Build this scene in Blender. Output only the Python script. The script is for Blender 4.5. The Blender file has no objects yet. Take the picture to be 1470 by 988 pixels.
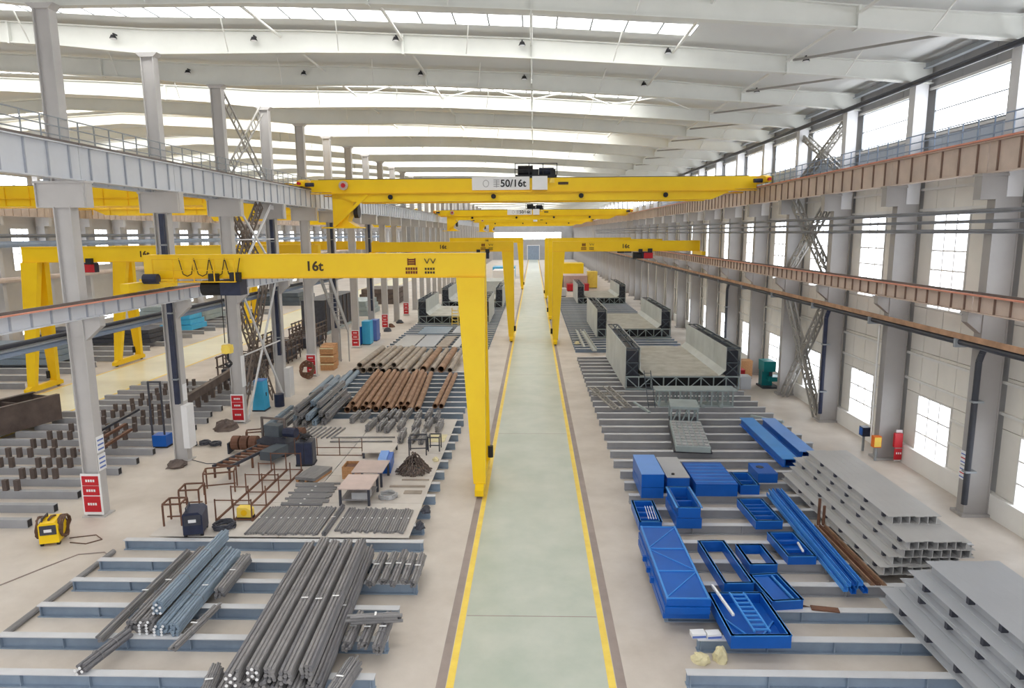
import bpy, math, random
from mathutils import Vector, Matrix
random.seed(7)
SC = bpy.context.scene
COL = SC.collection

# ------------------------------------------------------------------ camera
F_PX, CAM_X, CAM_H = 980.0, 0.09, 12.0
th = math.atan(158.8 / F_PX)                       # pitch down
yaw = math.atan(32.1 / F_PX * math.cos(th))        # turned a little to the left
rho = math.radians(0.4)                            # slight roll
Fv = Vector((-math.sin(yaw) * math.cos(th), math.cos(yaw) * math.cos(th), -math.sin(th)))
Rv = Vector((math.cos(yaw), math.sin(yaw), 0))
Uv = Rv.cross(Fv)
R2 = Rv * math.cos(rho) - Uv * math.sin(rho)
U2 = Rv * math.sin(rho) + Uv * math.cos(rho)
cd = bpy.data.cameras.new('camera')
cd.sensor_width = 36.0
cd.lens = 36.0 * F_PX / 1470.0
cd.clip_start, cd.clip_end = 0.1, 900
cam = bpy.data.objects.new('camera', cd)
COL.objects.link(cam)
M3 = Matrix((R2, U2, -Fv)).transposed().to_4x4()
cam.matrix_world = Matrix.Translation((CAM_X, 0, CAM_H)) @ M3
SC.camera = cam

# ------------------------------------------------------------------ world, light level, view
W = bpy.data.worlds.new('daylight')
SC.world = W
W.use_nodes = True
bg = W.node_tree.nodes['Background']
bg.inputs[0].default_value = (0.93, 0.96, 1.0, 1)
bg.inputs[1].default_value = 1.5  # strong sky, adds front fill through the hall end left open behind the camera
SKYLIGHT, WINDOW, CLERE = 5.2, 4.2, 6.0            # daylight through the roof lights and windows
SC.view_settings.view_transform = 'Standard'
SC.view_settings.look = 'None'
SC.view_settings.gamma = 1.0
SC.view_settings.use_curve_mapping = False
SC.view_settings.exposure = -0.05
SC.cycles.use_denoising = True
SC.cycles.max_bounces = 8
SC.cycles.diffuse_bounces = 6

# ------------------------------------------------------------------ materials
def lin(c):
    r = []
    for v in c:
        v /= 255.0
        r.append(v / 12.92 if v <= 0.04045 else ((v + 0.055) / 1.055) ** 2.4)
    return (r[0], r[1], r[2], 1.0)

MATS = {}
def mat(name, rgb, rough=0.55, metal=0.0, var=0.10, scale=1.2, rgb2=None, bump=0.0, detail=5.0, stretch=None, coord='Object', spec=0.4):
    if name in MATS:
        return MATS[name]
    m = bpy.data.materials.new(name)
    m.use_nodes = True
    nt = m.node_tree
    b = nt.nodes['Principled BSDF']
    b.inputs['Roughness'].default_value = rough
    b.inputs['Metallic'].default_value = metal
    b.inputs['Specular IOR Level'].default_value = spec
    tc = nt.nodes.new('ShaderNodeTexCoord')
    n = nt.nodes.new('ShaderNodeTexNoise')
    n.inputs['Scale'].default_value = scale
    n.inputs['Detail'].default_value = detail
    n.inputs['Roughness'].default_value = 0.6
    if stretch:
        mp = nt.nodes.new('ShaderNodeMapping')
        mp.inputs['Scale'].default_value = stretch
        nt.links.new(tc.outputs[coord], mp.inputs[0])
        nt.links.new(mp.outputs[0], n.inputs['Vector'])
    else:
        nt.links.new(tc.outputs[coord], n.inputs['Vector'])
    r = nt.nodes.new('ShaderNodeValToRGB')
    a = lin(rgb)
    c2 = lin(rgb2) if rgb2 else tuple(min(1, v * (1 + var)) for v in a[:3]) + (1,)
    c1 = tuple(v * (1 - var) for v in a[:3]) + (1,)
    r.color_ramp.elements[0].position = 0.32
    r.color_ramp.elements[1].position = 0.68
    r.color_ramp.elements[0].color = c1
    r.color_ramp.elements[1].color = c2
    nt.links.new(n.outputs['Fac'], r.inputs[0])
    nt.links.new(r.outputs[0], b.inputs['Base Color'])
    if bump:
        bp = nt.nodes.new('ShaderNodeBump')
        bp.inputs['Strength'].default_value = bump
        bp.inputs['Distance'].default_value = 0.05
        nt.links.new(n.outputs['Fac'], bp.inputs['Height'])
        nt.links.new(bp.outputs[0], b.inputs['Normal'])
    MATS[name] = m
    return m

def glow(name, rgb, strength):
    m = bpy.data.materials.new(name)
    m.use_nodes = True
    nt = m.node_tree
    b = nt.nodes['Principled BSDF']
    c = lin(rgb)
    b.inputs['Base Color'].default_value = (0.8, 0.8, 0.8, 1)
    b.inputs['Roughness'].default_value = 0.3
    tc = nt.nodes.new('ShaderNodeTexCoord')
    n = nt.nodes.new('ShaderNodeTexNoise')
    n.inputs['Scale'].default_value = 0.7
    nt.links.new(tc.outputs['Object'], n.inputs['Vector'])
    mx = nt.nodes.new('ShaderNodeMix')
    mx.data_type = 'RGBA'
    mx.inputs[6].default_value = tuple(v * 0.93 for v in c[:3]) + (1,)
    mx.inputs[7].default_value = c
    nt.links.new(n.outputs['Fac'], mx.inputs[0])
    nt.links.new(mx.outputs[2], b.inputs['Emission Color'])
    b.inputs['Emission Strength'].default_value = strength
    MATS[name] = m
    return m

mat('concrete', (202, 191, 180), 0.5, var=0.10, scale=0.35, rgb2=(216, 207, 198), detail=9, coord='Object', spec=0.5)
mat('aisle_green', (184, 194, 180), 0.32, var=0.07, scale=0.5, rgb2=(198, 202, 190), detail=8, spec=0.5)
mat('aisle_cream', (232, 226, 196), 0.35, var=0.05, scale=0.4, detail=6)
mat('line_yellow', (252, 216, 96), 0.5, var=0.10, scale=1.5, detail=8)
mat('groove', (158, 144, 138), 0.6, var=0.12, scale=1.0)
mat('roof_sheet', (226, 227, 226), 0.6, var=0.03, scale=0.15)
mat('girder_white', (226, 227, 222), 0.5, var=0.05, scale=0.4)
mat('tie_white', (236, 236, 232), 0.5, var=0.04)
mat('column_grey', (193, 190, 189), 0.45, var=0.06, scale=0.6)
mat('column_wall', (166, 162, 160), 0.45, var=0.06, scale=0.6)
mat('column_light', (222, 222, 224), 0.45, var=0.05, scale=0.6)
mat('beam_grey', (205, 208, 215), 0.45, var=0.06, scale=0.5)
mat('beam_brown', (206, 188, 176), 0.5, var=0.10, scale=0.8)
mat('conductor_red', (222, 150, 128), 0.5, var=0.10, scale=2.0)
mat('rust_orange', (178, 140, 112), 0.7, var=0.25, scale=1.5)
mat('rail_dark', (110, 100, 96), 0.5, var=0.15, scale=2)
mat('wall_white', (236, 232, 224), 0.6, var=0.05, scale=0.4)
mat('wall_grey', (176, 176, 178), 0.6, var=0.08, scale=0.5)
mat('wall_blue', (196, 206, 218), 0.6, var=0.05, scale=0.5)
mat('wall_dull', (196, 190, 182), 0.6, var=0.06, scale=0.4)
mat('conduit_grey', (124, 126, 132), 0.5, var=0.1)
mat('plinth_white', (238, 236, 232), 0.55, var=0.03, scale=0.6)
mat('girt_white', (232, 230, 226), 0.5, var=0.04)
mat('frame_grey', (150, 155, 160), 0.5, var=0.06)
mat('rail_blue', (150, 166, 190), 0.5, var=0.08)
mat('pipe_dark', (62, 64, 72), 0.5, var=0.15)
mat('crane_yellow', (255, 210, 22), 0.38, var=0.05, scale=0.5)
mat('crane_shade', (244, 192, 18), 0.42, var=0.07, scale=0.5)
mat('black', (38, 38, 42), 0.5, var=0.2, scale=3)
mat('motor_blue', (44, 50, 74), 0.45, var=0.2, scale=3)
mat('signal_red', (196, 36, 48), 0.45, var=0.08, scale=2)
mat('sign_white', (240, 240, 242), 0.45, var=0.02)
mat('sign_blue', (96, 120, 190), 0.45, var=0.05)
mat('letter_dark', (70, 52, 30), 0.5, var=0.05)
mat('letter_red', (120, 52, 16), 0.5, var=0.05)
mat('lattice_grey', (158, 155, 150), 0.5, var=0.10)
mat('lattice_brown', (120, 108, 100), 0.6, var=0.15)
glow('skylight_pane', (255, 255, 252), SKYLIGHT)
glow('window_pane', (238, 246, 255), WINDOW)
glow('clerestory_pane', (246, 250, 255), CLERE)

# ------------------------------------------------------------------ mesh helpers
class MB:
    def __init__(s):
        s.v, s.f = [], []
    def poly(s, pts, faces):
        b = len(s.v)
        s.v += [tuple(p) for p in pts]
        s.f += [tuple(b + i for i in fc) for fc in faces]
        return s
    def box(s, x0, x1, y0, y1, z0, z1):
        return s.poly([(x0, y0, z0), (x1, y0, z0), (x1, y1, z0), (x0, y1, z0), (x0, y0, z1), (x1, y0, z1), (x1, y1, z1), (x0, y1, z1)],
                      [(0, 3, 2, 1), (4, 5, 6, 7), (0, 1, 5, 4), (1, 2, 6, 5), (2, 3, 7, 6), (3, 0, 4, 7)])
    def cbox(s, c, d):
        return s.box(c[0] - d[0] / 2, c[0] + d[0] / 2, c[1] - d[1] / 2, c[1] + d[1] / 2, c[2] - d[2] / 2, c[2] + d[2] / 2)
    def bar(s, p, q, w, h=None, up=(0, 0, 1)):
        h = h or w
        p, q = Vector(p), Vector(q)
        d = (q - p).normalized()
        u = Vector(up)
        if abs(d.dot(u)) > 0.97:
            u = Vector((0, 1, 0))
        a = d.cross(u).normalized()
        u = a.cross(d)
        pts = []
        for e in (p, q):
            for sa, su in ((-1, -1), (1, -1), (1, 1), (-1, 1)):
                pts.append(e + a * sa * w / 2 + u * su * h / 2)
        return s.poly(pts, [(0, 1, 2, 3), (7, 6, 5, 4), (0, 4, 5, 1), (1, 5, 6, 2), (2, 6, 7, 3), (3, 7, 4, 0)])
    def tube(s, p, q, r, n=8, r2=None, caps=True):
        r2 = r if r2 is None else r2
        p, q = Vector(p), Vector(q)
        d = (q - p).normalized()
        u = Vector((0, 0, 1)) if abs(d.z) < 0.9 else Vector((1, 0, 0))
        a = d.cross(u).normalized()
        u = a.cross(d)
        pts = []
        for e, rr in ((p, r), (q, r2)):
            for i in range(n):
                t = 2 * math.pi * i / n
                pts.append(e + a * math.cos(t) * rr + u * math.sin(t) * rr)
        fc = [(i, n + i, n + (i + 1) % n, (i + 1) % n) for i in range(n)]
        if caps:
            fc += [tuple(range(n)), tuple(range(2 * n - 1, n - 1, -1))]
        return s.poly(pts, fc)
    def path(s, pts, r, n=6):
        for a, b in zip(pts[:-1], pts[1:]):
            s.tube(a, b, r, n)
        return s
    def prism_xz(s, prof, y0, y1):          # polygon in X-Z, extruded along Y
        n = len(prof)
        pts = [(x, y0, z) for x, z in prof] + [(x, y1, z) for x, z in prof]
        fc = [tuple(range(n)), tuple(range(2 * n - 1, n - 1, -1))]
        fc += [(i, n + i, n + (i + 1) % n, (i + 1) % n) for i in range(n)]
        return s.poly(pts, fc)
    def prism_yz(s, prof, x0, x1):
        n = len(prof)
        pts = [(x0, y, z) for y, z in prof] + [(x1, y, z) for y, z in prof]
        fc = [tuple(range(n)), tuple(range(2 * n - 1, n - 1, -1))]
        fc += [(i, n + i, n + (i + 1) % n, (i + 1) % n) for i in range(n)]
        return s.poly(pts, fc)
    def ibeam_x(s, x0, x1, y, z0, z1, w, tf=0.03, tw=0.03):
        s.box(x0, x1, y - w / 2, y + w / 2, z1 - tf, z1)
        s.box(x0, x1, y - w / 2, y + w / 2, z0, z0 + tf)
        return s.box(x0, x1, y - tw / 2, y + tw / 2, z0 + tf, z1 - tf)
    def ibeam_y(s, y0, y1, x, z0, z1, w, tf=0.03, tw=0.03):
        s.box(x - w / 2, x + w / 2, y0, y1, z1 - tf, z1)
        s.box(x - w / 2, x + w / 2, y0, y1, z0, z0 + tf)
        return s.box(x - tw / 2, x + tw / 2, y0, y1, z0 + tf, z1 - tf)
    def lattice(s, p, q, width, side, n, t=0.06, depth=0.0, dvec=(1, 0, 0)):
        # two chords with zig-zag lacing; 'side' is the unit vector across the width
        p, q, sd = Vector(p), Vector(q), Vector(side)
        for dd in ((0,) if not depth else (-depth / 2, depth / 2)):
            o = Vector(dvec) * dd
            s.bar(p + sd * width / 2 + o, q + sd * width / 2 + o, t * 1.5)
            s.bar(p - sd * width / 2 + o, q - sd * width / 2 + o, t * 1.5)
            for i in range(n):
                a, b = p.lerp(q, i / n), p.lerp(q, (i + 1) / n)
                k = 1 if i % 2 else -1
                s.bar(a + sd * width / 2 * k + o, b - sd * width / 2 * k + o, t)
                s.bar(b + sd * width / 2 + o, b - sd * width / 2 + o, t)
        return s
    def mesh(s, name):
        me = bpy.data.meshes.new(name)
        me.from_pydata(s.v, [], s.f)
        me.update()
        return me

def obj(name, data, m, parent=None, loc=None, rz=None):
    me = data.mesh(name) if isinstance(data, MB) else data
    if not me.materials:
        me.materials.append(MATS[m])
    o = bpy.data.objects.new(name, me)
    COL.objects.link(o)
    if parent is not None:
        o.parent = parent
    if loc is not None:
        o.location = loc
    if rz is not None:
        o.rotation_euler = (0, 0, rz)
    return o

def thing(name, label, cat, loc=(0, 0, 0), rz=0.0, group=None):
    o = bpy.data.objects.new(name, None)
    COL.objects.link(o)
    o.empty_display_size = 0.3
    o.location = loc
    o.rotation_euler = (0, 0, rz)
    o['label'] = label
    o['category'] = cat
    if group:
        o['group'] = group
    return o

def tag(o, label, cat, group=None):
    o['label'] = label
    o['category'] = cat
    if group:
        o['group'] = group
    return o

def struct(name, data=None, m=None, loc=None):
    if data is None:
        o = bpy.data.objects.new(name, None)
        COL.objects.link(o)
        if loc:
            o.location = loc
    else:
        o = obj(name, data, m, loc=loc)
    o['kind'] = 'structure'
    return o

def dup(root, loc=None, rz=None, label=None, group=None):
    r = root.copy()
    COL.objects.link(r)
    if loc is not None:
        r.location = loc
    if rz is not None:
        r.rotation_euler = (0, 0, rz)
    if label:
        r['label'] = label
    if group:
        r['group'] = group
    for ch in list(root.children):
        c = ch.copy()
        COL.objects.link(c)
        c.parent = r
        for g in list(ch.children):
            d = g.copy()
            COL.objects.link(d)
            d.parent = c
    return r

def lettering(text, size, m, parent, loc, rot, name='lettering', ext=0.012):
    cu = bpy.data.curves.new(name, 'FONT')
    cu.body = text
    cu.size = size
    cu.extrude = ext
    cu.offset = 0.014
    cu.align_x, cu.align_y = 'CENTER', 'CENTER'
    t = bpy.data.objects.new(name, cu)
    COL.objects.link(t)
    bpy.context.view_layer.update()
    me = bpy.data.meshes.new_from_object(t.evaluated_get(bpy.context.evaluated_depsgraph_get()))
    bpy.data.objects.remove(t)
    bpy.data.curves.remove(cu)
    me.materials.clear()
    me.materials.append(MATS[m])
    o = bpy.data.objects.new(name, me)
    COL.objects.link(o)
    o.parent = parent
    o.location = loc
    o.rotation_euler = rot
    return o
# ------------------------------------------------------------------ setting: floor
BAY = 7.34
K0, K1 = -4, 39
def YL(k): return 27.70 + BAY * k        # column row between the bays
def YR(k): return 28.32 + BAY * k        # column row along the right wall
def YG(k): return 28.00 + BAY * k        # roof girders
YMIN, YMAX = -12.0, 316.0

fl = struct('floor', MB().box(-58.5, 20.2, YMIN, YMAX, -0.4, 0.0), 'concrete')
obj('aisle_paint', MB().box(-2.07, 2.07, YMIN, YMAX, 0.0, 0.006), 'aisle_green', fl)
for s in (-1, 1):
    obj('yellow_line', MB().box(s * 2.18 - 0.10, s * 2.18 + 0.10, YMIN, YMAX, 0.0, 0.008), 'line_yellow', fl)
    obj('crane_rail_groove', MB().box(s * 2.43 - 0.13, s * 2.43 + 0.13, YMIN, YMAX, 0.0, 0.005), 'groove', fl)
obj('aisle_paint', MB().box(-37.9, -32.3, 30, YMAX, 0.0, 0.006), 'aisle_cream', fl)
for x in (-38.05, -32.15):
    obj('yellow_line', MB().box(x - 0.10, x + 0.10, 30, YMAX, 0.0, 0.008), 'line_yellow', fl)
for y in (20.0, 40.0, 57.5, 75.0, 92.5, 110.0):
    obj('slab_joint', MB().box(-2.05, 2.05, y - 0.02, y + 0.02, 0.004, 0.0075), 'groove', fl)

# ------------------------------------------------------------------ roof
PR = [(19.4, 19.00, 19.95), (15.8, 19.33, 20.17), (12.4, 19.60, 20.42), (8.0, 19.90, 20.84), (0.0, 20.43, 21.38), (-6.3, 20.76, 21.68),
      (-11.0, 20.86, 21.92), (-19.0, 20.90, 22.12), (-23.2, 21.36, 22.40), (-30.0, 21.85, 22.85), (-38.0, 22.30, 23.25)]
PROF = PR + [(-76.0 - x, b, t) for x, b, t in reversed(PR[:-1]) if -76.0 - x > -58.0] + [(-57.9, 20.86, 22.08)]
def ztop(x):
    for (xa, ba, ta), (xb, bb, tb) in zip(PROF[:-1], PROF[1:]):
        if xb <= x <= xa:
            f = (xa - x) / (xa - xb)
            return ba + (bb - ba) * f, ta + (tb - ta) * f
    return (PROF[0][1], PROF[0][2]) if x > 0 else (PROF[-1][1], PROF[-1][2])

def sheet(y0, y1, x0, x1, dz=0.22):
    xs = [x0] + [p[0] for p in PROF if x1 < p[0] < x0] + [x1]
    m = MB()
    for a, b in zip(xs[:-1], xs[1:]):
        za, zb = ztop(a)[1] + dz, ztop(b)[1] + dz
        m.prism_xz([(a, za), (b, zb), (b, zb + 0.12), (a, za + 0.12)], y0, y1)
    return m
ceil = struct('ceiling')
SKX0, SKX1, PANE = 7.5, -49.4, 1.58
def strip(k): return (4.5, 6.15) if k == 0 else (4.0, 6.8)
def sky_bay(k): return k % 2 == 0
npane = int((SKX0 - SKX1) / PANE)
for k in range(K0 - 1, K1):
    y0, y1 = YG(k), YG(k + 1)
    S0, S1 = strip(k)
    if sky_bay(k):
        obj('roof_sheet', sheet(y0, y0 + S0, 20.3, -57.9), 'roof_sheet', ceil)
        obj('roof_sheet', sheet(y0 + S1, y1, 20.3, -57.9), 'roof_sheet', ceil)
        obj('roof_sheet', sheet(y0 + S0, y0 + S1, 20.3, SKX0), 'roof_sheet', ceil)
        xe = SKX0 - npane * PANE
        obj('roof_sheet', sheet(y0 + S0, y0 + S1, xe, -57.9), 'roof_sheet', ceil)
        near = 0 <= k <= 4
        mm = MB()
        bars = MB()
        for i in range(npane):
            a, b = SKX0 - i * PANE - 0.04, SKX0 - (i + 1) * PANE + 0.04
            za, zb = ztop(a)[1] + 0.26, ztop(b)[1] + 0.26
            q = MB() if near else mm
            q.prism_xz([(a, za), (b, zb), (b, zb + 0.03), (a, za + 0.03)], y0 + S0 + 0.02, y0 + S1 - 0.02)
            if near:
                obj('skylight_pane', q, 'skylight_pane', ceil)
        for i in range(npane + 1):
            a = SKX0 - i * PANE
            z = ztop(a)[1] + 0.22
            bars.box(a - 0.035, a + 0.035, y0 + S0, y0 + S1, z, z + 0.13)
        if not near:
            obj('skylight_strip', mm, 'skylight_pane', ceil)
        obj('skylight_bars', bars, 'frame_grey', ceil)
    else:
        obj('roof_sheet', sheet(y0, y1, 20.3, -57.9), 'roof_sheet', ceil)

# roof girders: tapered I sections with stiffeners
gw, gtop, gbot = MB(), MB(), MB()
gw.prism_xz([(x, b + 0.03) for x, b, t in PROF] + [(x, t - 0.03) for x, b, t in reversed(PROF)], -0.02, 0.02)
for (xa, ba, ta), (xb, bb, tb) in zip(PROF[:-1], PROF[1:]):
    gbot.prism_xz([(xa, ba), (xb, bb), (xb, bb + 0.05), (xa, ba + 0.05)], -0.2, 0.2)
    gtop.prism_xz([(xa, ta - 0.05), (xb, tb - 0.05), (xb, tb), (xa, ta)], -0.2, 0.2)
GM = [gw.mesh('web'), gtop.mesh('top_flange'), gbot.mesh('bottom_flange')]
stx = [12.4 - 2.35 * i for i in range(-2, 26)]
stx = [x for x in stx if -57 < x < 19]
STM = {}
for x in stx:
    b, t = ztop(x)
    STM[x] = MB().box(-0.02, 0.02, -0.17, -0.02, b + 0.05, t - 0.05).mesh('stiffener')
BRM, SPM = [], []
for x in (15.2, 4.0, -3.2, -9.5, -15.0, -25.0):
    b, t = ztop(x)
    BRM.append(MB().bar((x, -0.12, b + 0.1), (x + 0.25, -1.35, t + 0.2), 0.05).mesh('flange_brace'))
for x in (12.4, -6.3, -26.0):
    b, t = ztop(x)
    SPM.append(MB().box(x - 0.05, x + 0.05, -0.22, 0.22, b - 0.04, t).mesh('splice_plate'))
for k in range(K0, K1 + 1):
    g = thing('roof_girder', 'tapered white steel roof girder spanning both bays of the hall', 'girder', (0, YG(k), 0), 0, 'roof girders across the hall')
    for nm, me in zip(('web', 'top_flange', 'bottom_flange'), GM):
        obj(nm, me, 'girder_white', g)
    for me in SPM:
        obj('splice_plate', me, 'girder_white', g)
    if 0 <= k <= 9:
        for me in BRM:
            obj('flange_brace', me, 'tie_white', g)
        for x in stx:
            if x > -31 or k > 3:
                if k <= 5 or x > -20:
                    obj('stiffener', STM[x], 'girder_white', g)
# long tie tubes along the hall under the roof sheet
for x, lab in ((-6.3, 'white tie tube under the roof between the ridge side column row and the middle tube'), (0.0, 'white tie tube running along the hall right above the green aisle'),
               (6.9, 'white tie tube under the roof at the right ends of the skylights'), (-12.4, 'white tie tube under the roof next to the column row between the bays'),
               (12.4, 'white tie tube under the roof at the girder knees by the window wall')):
    z = ztop(x)[1] - 0.28
    tag(obj('roof_tie', MB().tube((x, YG(-2), z), (x, YG(K1), z), 0.065, 8), 'tie_white'), lab, 'tie tube')
# wind bracing rods in the second skylight bay
for k in (2,):
    for x0 in (-11.5, -5.8, -0.1, 5.6):
        x1 = x0 + 5.4
        t = thing('wind_bracing', 'crossed white bracing rods under the second skylight strip', 'bracing', (0, 0, 0), 0, 'wind bracing crosses under the roof')
        za, zb = ztop(x0)[1] - 0.15, ztop(x1)[1] - 0.15
        obj('rod', MB().bar((x0, YG(k) + 0.2, za), (x1, YG(k + 1) - 0.2, zb), 0.07), 'tie_white', t)
        obj('rod', MB().bar((x1, YG(k) + 0.2, zb), (x0, YG(k + 1) - 0.2, za), 0.07), 'tie_white', t)

# ------------------------------------------------------------------ right wall
WX = 19.55
wr = struct('wall_right', MB().box(WX + 0.1, WX + 0.35, YMIN, YMAX, 0, 20.2), 'wall_grey')
struct('baseboard_right', MB().box(WX - 0.22, WX + 0.1, YMIN, YMAX, 0, 1.0), 'plinth_white')
def bay_panels():
    ps = []
    cols_all = [(0.25, 1.70), (1.70, 3.15), (3.15, 4.55), (4.55, 5.95), (5.95, 7.09)]
    cols_win = [c for c in cols_all if not 3.1 < c[0] < 5.0]
    for z0, z1, win in ((1.0, 3.85, 1), (3.85, 6.0, 0), (6.0, 8.2, 0), (8.2, 12.95, 1), (12.95, 14.7, 0), (14.7, 16.6, 0)):
        for a, b in (cols_win if win else cols_all):
            ps.append((a + 0.015, b - 0.015, z0 + 0.015, z1 - 0.015))
    for a, b in ((0.25, 2.5), (2.5, 4.8), (4.8, 7.09)):
        ps.append((a + 0.015, b - 0.015, 18.85, 20.0))
    return ps
PANELS = [(MB().box(0, 0.1, a, b, z0, z1)).mesh('wall_panel') for a, b, z0, z1 in bay_panels()]
for me in PANELS[-3:]:
    me.materials.append(MATS['wall_grey'])
for me in PANELS[-8:-3]:
    me.materials.append(MATS['wall_blue'])
far = MB()
for a, b, z0, z1 in bay_panels():
    far.box(0, 0.1, a, b, z0, z1)
FARP = far.mesh('wall_panel')
GIRT = [MB().bar((-0.08, 0.1, z), (-0.08, ye, z), 0.10, 0.12).mesh('girt') for z, ye in ((2.2, 3.1), (3.3, 3.1), (4.5, 7.2), (5.8, 7.2), (7.1, 7.2), (13.0, 7.2), (14.0, 7.2), (16.55, 7.2), (18.8, 7.2))]
for k in range(K0 - 1, K1):
    y = YR(k)
    if -1 <= k <= 8:
        for me in PANELS:
            obj('wall_panel', me, 'wall_white', wr, (WX, y, 0))
        for me in GIRT:
            obj('girt', me, 'girt_white', wr, (WX, y, 0))
    else:
        obj('wall_panel', FARP, 'wall_white', wr, (WX, y, 0))
# windows
def win_meshes(w, h, nc, nr, fr=0.07, d=0.10):
    f = MB()
    f.box(-0.03, d, -fr, 0, -fr, h + fr).box(-0.03, d, w, w + fr, -fr, h + fr).box(-0.03, d, 0, w, -fr, 0).box(-0.03, d, 0, w, h, h + fr)
    for i in range(1, nc):
        f.box(-0.02, d, w * i / nc - fr / 2, w * i / nc + fr / 2, 0, h)
    for j in range(1, nr):
        f.box(-0.02, d, 0, w, h * j / nr - fr / 2, h * j / nr + fr / 2)
    pw, ph = w / nc - fr, h / nr - fr
    p = MB().box(0.04, 0.06, 0, pw, 0, ph)
    offs = [(w * i / nc + fr / 2, h * j / nr + fr / 2) for i in range(nc) for j in range(nr)]
    return f.mesh('window_frame'), p.mesh('pane'), offs
WLOW, WTALL, WCL = win_meshes(2.66, 2.8, 3, 3), win_meshes(2.66, 4.6, 3, 5), win_meshes(6.1, 2.0, 1, 2, 0.05)
PLAIN = {}
wn = [0]
def window(wm, x, y, z, m, split, flip=False, frm='girt_white'):
    wn[0] += 1
    w = struct('window_%d' % wn[0], loc=(x, y, z))
    if flip:
        w.rotation_euler = (0, 0, math.pi)
    obj('window_frame', wm[0], frm, w)
    if split:
        for oy, oz in wm[2]:
            obj('pane', wm[1], m, w, (0, oy, oz))
    else:
        key = (id(wm[0]), m)
        if key not in PLAIN:
            q = MB()
            bb = [v.co for v in wm[1].vertices]
            pw, ph = max(c.y for c in bb), max(c.z for c in bb)
            for oy, oz in wm[2]:
                q.box(0.04, 0.06, oy, oy + pw, oz, oz + ph)
            PLAIN[key] = q.mesh('panes')
        obj('panes', PLAIN[key], m, w)
for k in range(K0 - 1, K1):
    y = YR(k)
    near = 0 <= k <= 5
    window(WLOW, WX - 0.02, y + 3.22, 0.98, 'window_pane', near)
    window(WTALL, WX - 0.02, y + 3.22, 8.28, 'window_pane', near)
    window(WCL, WX - 0.02, y + 0.62, 16.7, 'clerestory_pane', near, frm='frame_grey')

# ------------------------------------------------------------------ left wall, back wall
wl = struct('wall_left', MB().box(-58.35, -58.1, YMIN, YMAX, 0, 22.2), 'wall_dull')
for k in range(3, 38):
    window(WLOW, -58.0, YL(k) + 6.0, 0.98, 'window_pane', False, True)
    window(WTALL, -58.0, YL(k) + 6.0, 8.28, 'window_pane', False, True)
    window(WCL, -58.0, YL(k) + 6.8, 16.7, 'clerestory_pane', False, True)
wb = struct('wall_back', MB().box(-58.3, 20.2, YMAX, YMAX + 0.3, 0, 23.4), 'wall_grey')
dr = struct('door_1', MB().box(-2.6, 2.6, YMAX - 0.12, YMAX, 0.0, 6.4), 'rail_blue')
obj('door_frame', MB().box(-2.9, -2.6, YMAX - 0.2, YMAX, 0, 6.7).box(2.6, 2.9, YMAX - 0.2, YMAX, 0, 6.7).box(-2.6, 2.6, YMAX - 0.2, YMAX, 6.4, 6.7), 'sign_white', dr)
wn[0] += 1
ww = struct('window_%d' % wn[0])
for a, b in ((-18, -10.2), (-10, -0.4), (0, 7.2), (7.4, 12.6)):
    obj('pane', MB().box(a, b, YMAX - 0.06, YMAX - 0.02, 9.3, 12.4), 'clerestory_pane', ww)

# ------------------------------------------------------------------ columns
def hsec(w, d, z0, z1, tf=0.05, tw=0.06):
    m = MB()
    m.box(-w / 2, -w / 2 + tf, -d / 2, d / 2, z0, z1).box(w / 2 - tf, w / 2, -d / 2, d / 2, z0, z1)
    return m.box(-w / 2 + tf, w / 2 - tf, -tw / 2 - 0.08, tw / 2 - 0.08, z0, z1)
CL = {'lower_shaft': hsec(0.72, 0.5, 0.05, 13.2).mesh('lower_shaft'),
      'upper_shaft': hsec(0.66, 0.46, 14.2, 20.92).mesh('upper_shaft'),
      'corbel': MB().box(-1.05, 1.05, -0.22, 0.22, 13.15, 14.2).box(-1.08, 1.08, -0.28, 0.28, 14.12, 14.2).box(-1.0, -0.96, -0.3, 0.3, 13.2, 14.12).box(0.96, 1.0, -0.3, 0.3, 13.2, 14.12).mesh('corbel'),
      'beam_bracket': MB().prism_xz([(0.36, 7.7), (1.05, 8.3), (1.05, 8.68), (0.36, 8.68)], -0.18, 0.18).box(0.36, 1.1, -0.25, 0.25, 8.64, 8.7).mesh('beam_bracket'),
      'cap_plate': MB().prism_xz([(-0.55, 20.9), (0.55, 20.9), (0.34, 20.7), (-0.34, 20.7)], -0.26, 0.26).mesh('cap_plate'),
      'base_plate': MB().box(-0.5, 0.5, -0.38, 0.38, 0, 0.05).mesh('base_plate')}
XL = -18.93
for k in range(K0, K1 + 1):
    lab, grp = ('grey steel H column in the row between the two bays', 'columns between the two bays')
    if k in (0, 2, 4, 6, 8, 10):
        lab, grp = ('grey steel H column between the bays with a red notice board at its foot', 'columns with red boards')
    own = {0: 'grey steel H column with white placards and a red board behind the yellow welding machine', 1: 'grey steel H column with a navy gutter pipe and tall white cabinet',
           2: 'grey steel H column with a red board before the light blue cabinet', 3: 'grey steel H column with a navy gutter pipe after the strap bracing',
           4: 'grey steel H column with a red board and a round coil at its foot', 5: 'grey steel H column with a navy gutter pipe by the wooden crates', 6: 'grey steel H column with a red board beside the cyan cabinet'}
    if k in own:
        lab, grp = own[k], None
    c = thing('steel_column', lab, 'column', (XL, YL(k), 0), 0, grp)
    for nm, me in CL.items():
        obj(nm, me, 'column_grey', c)
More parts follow.
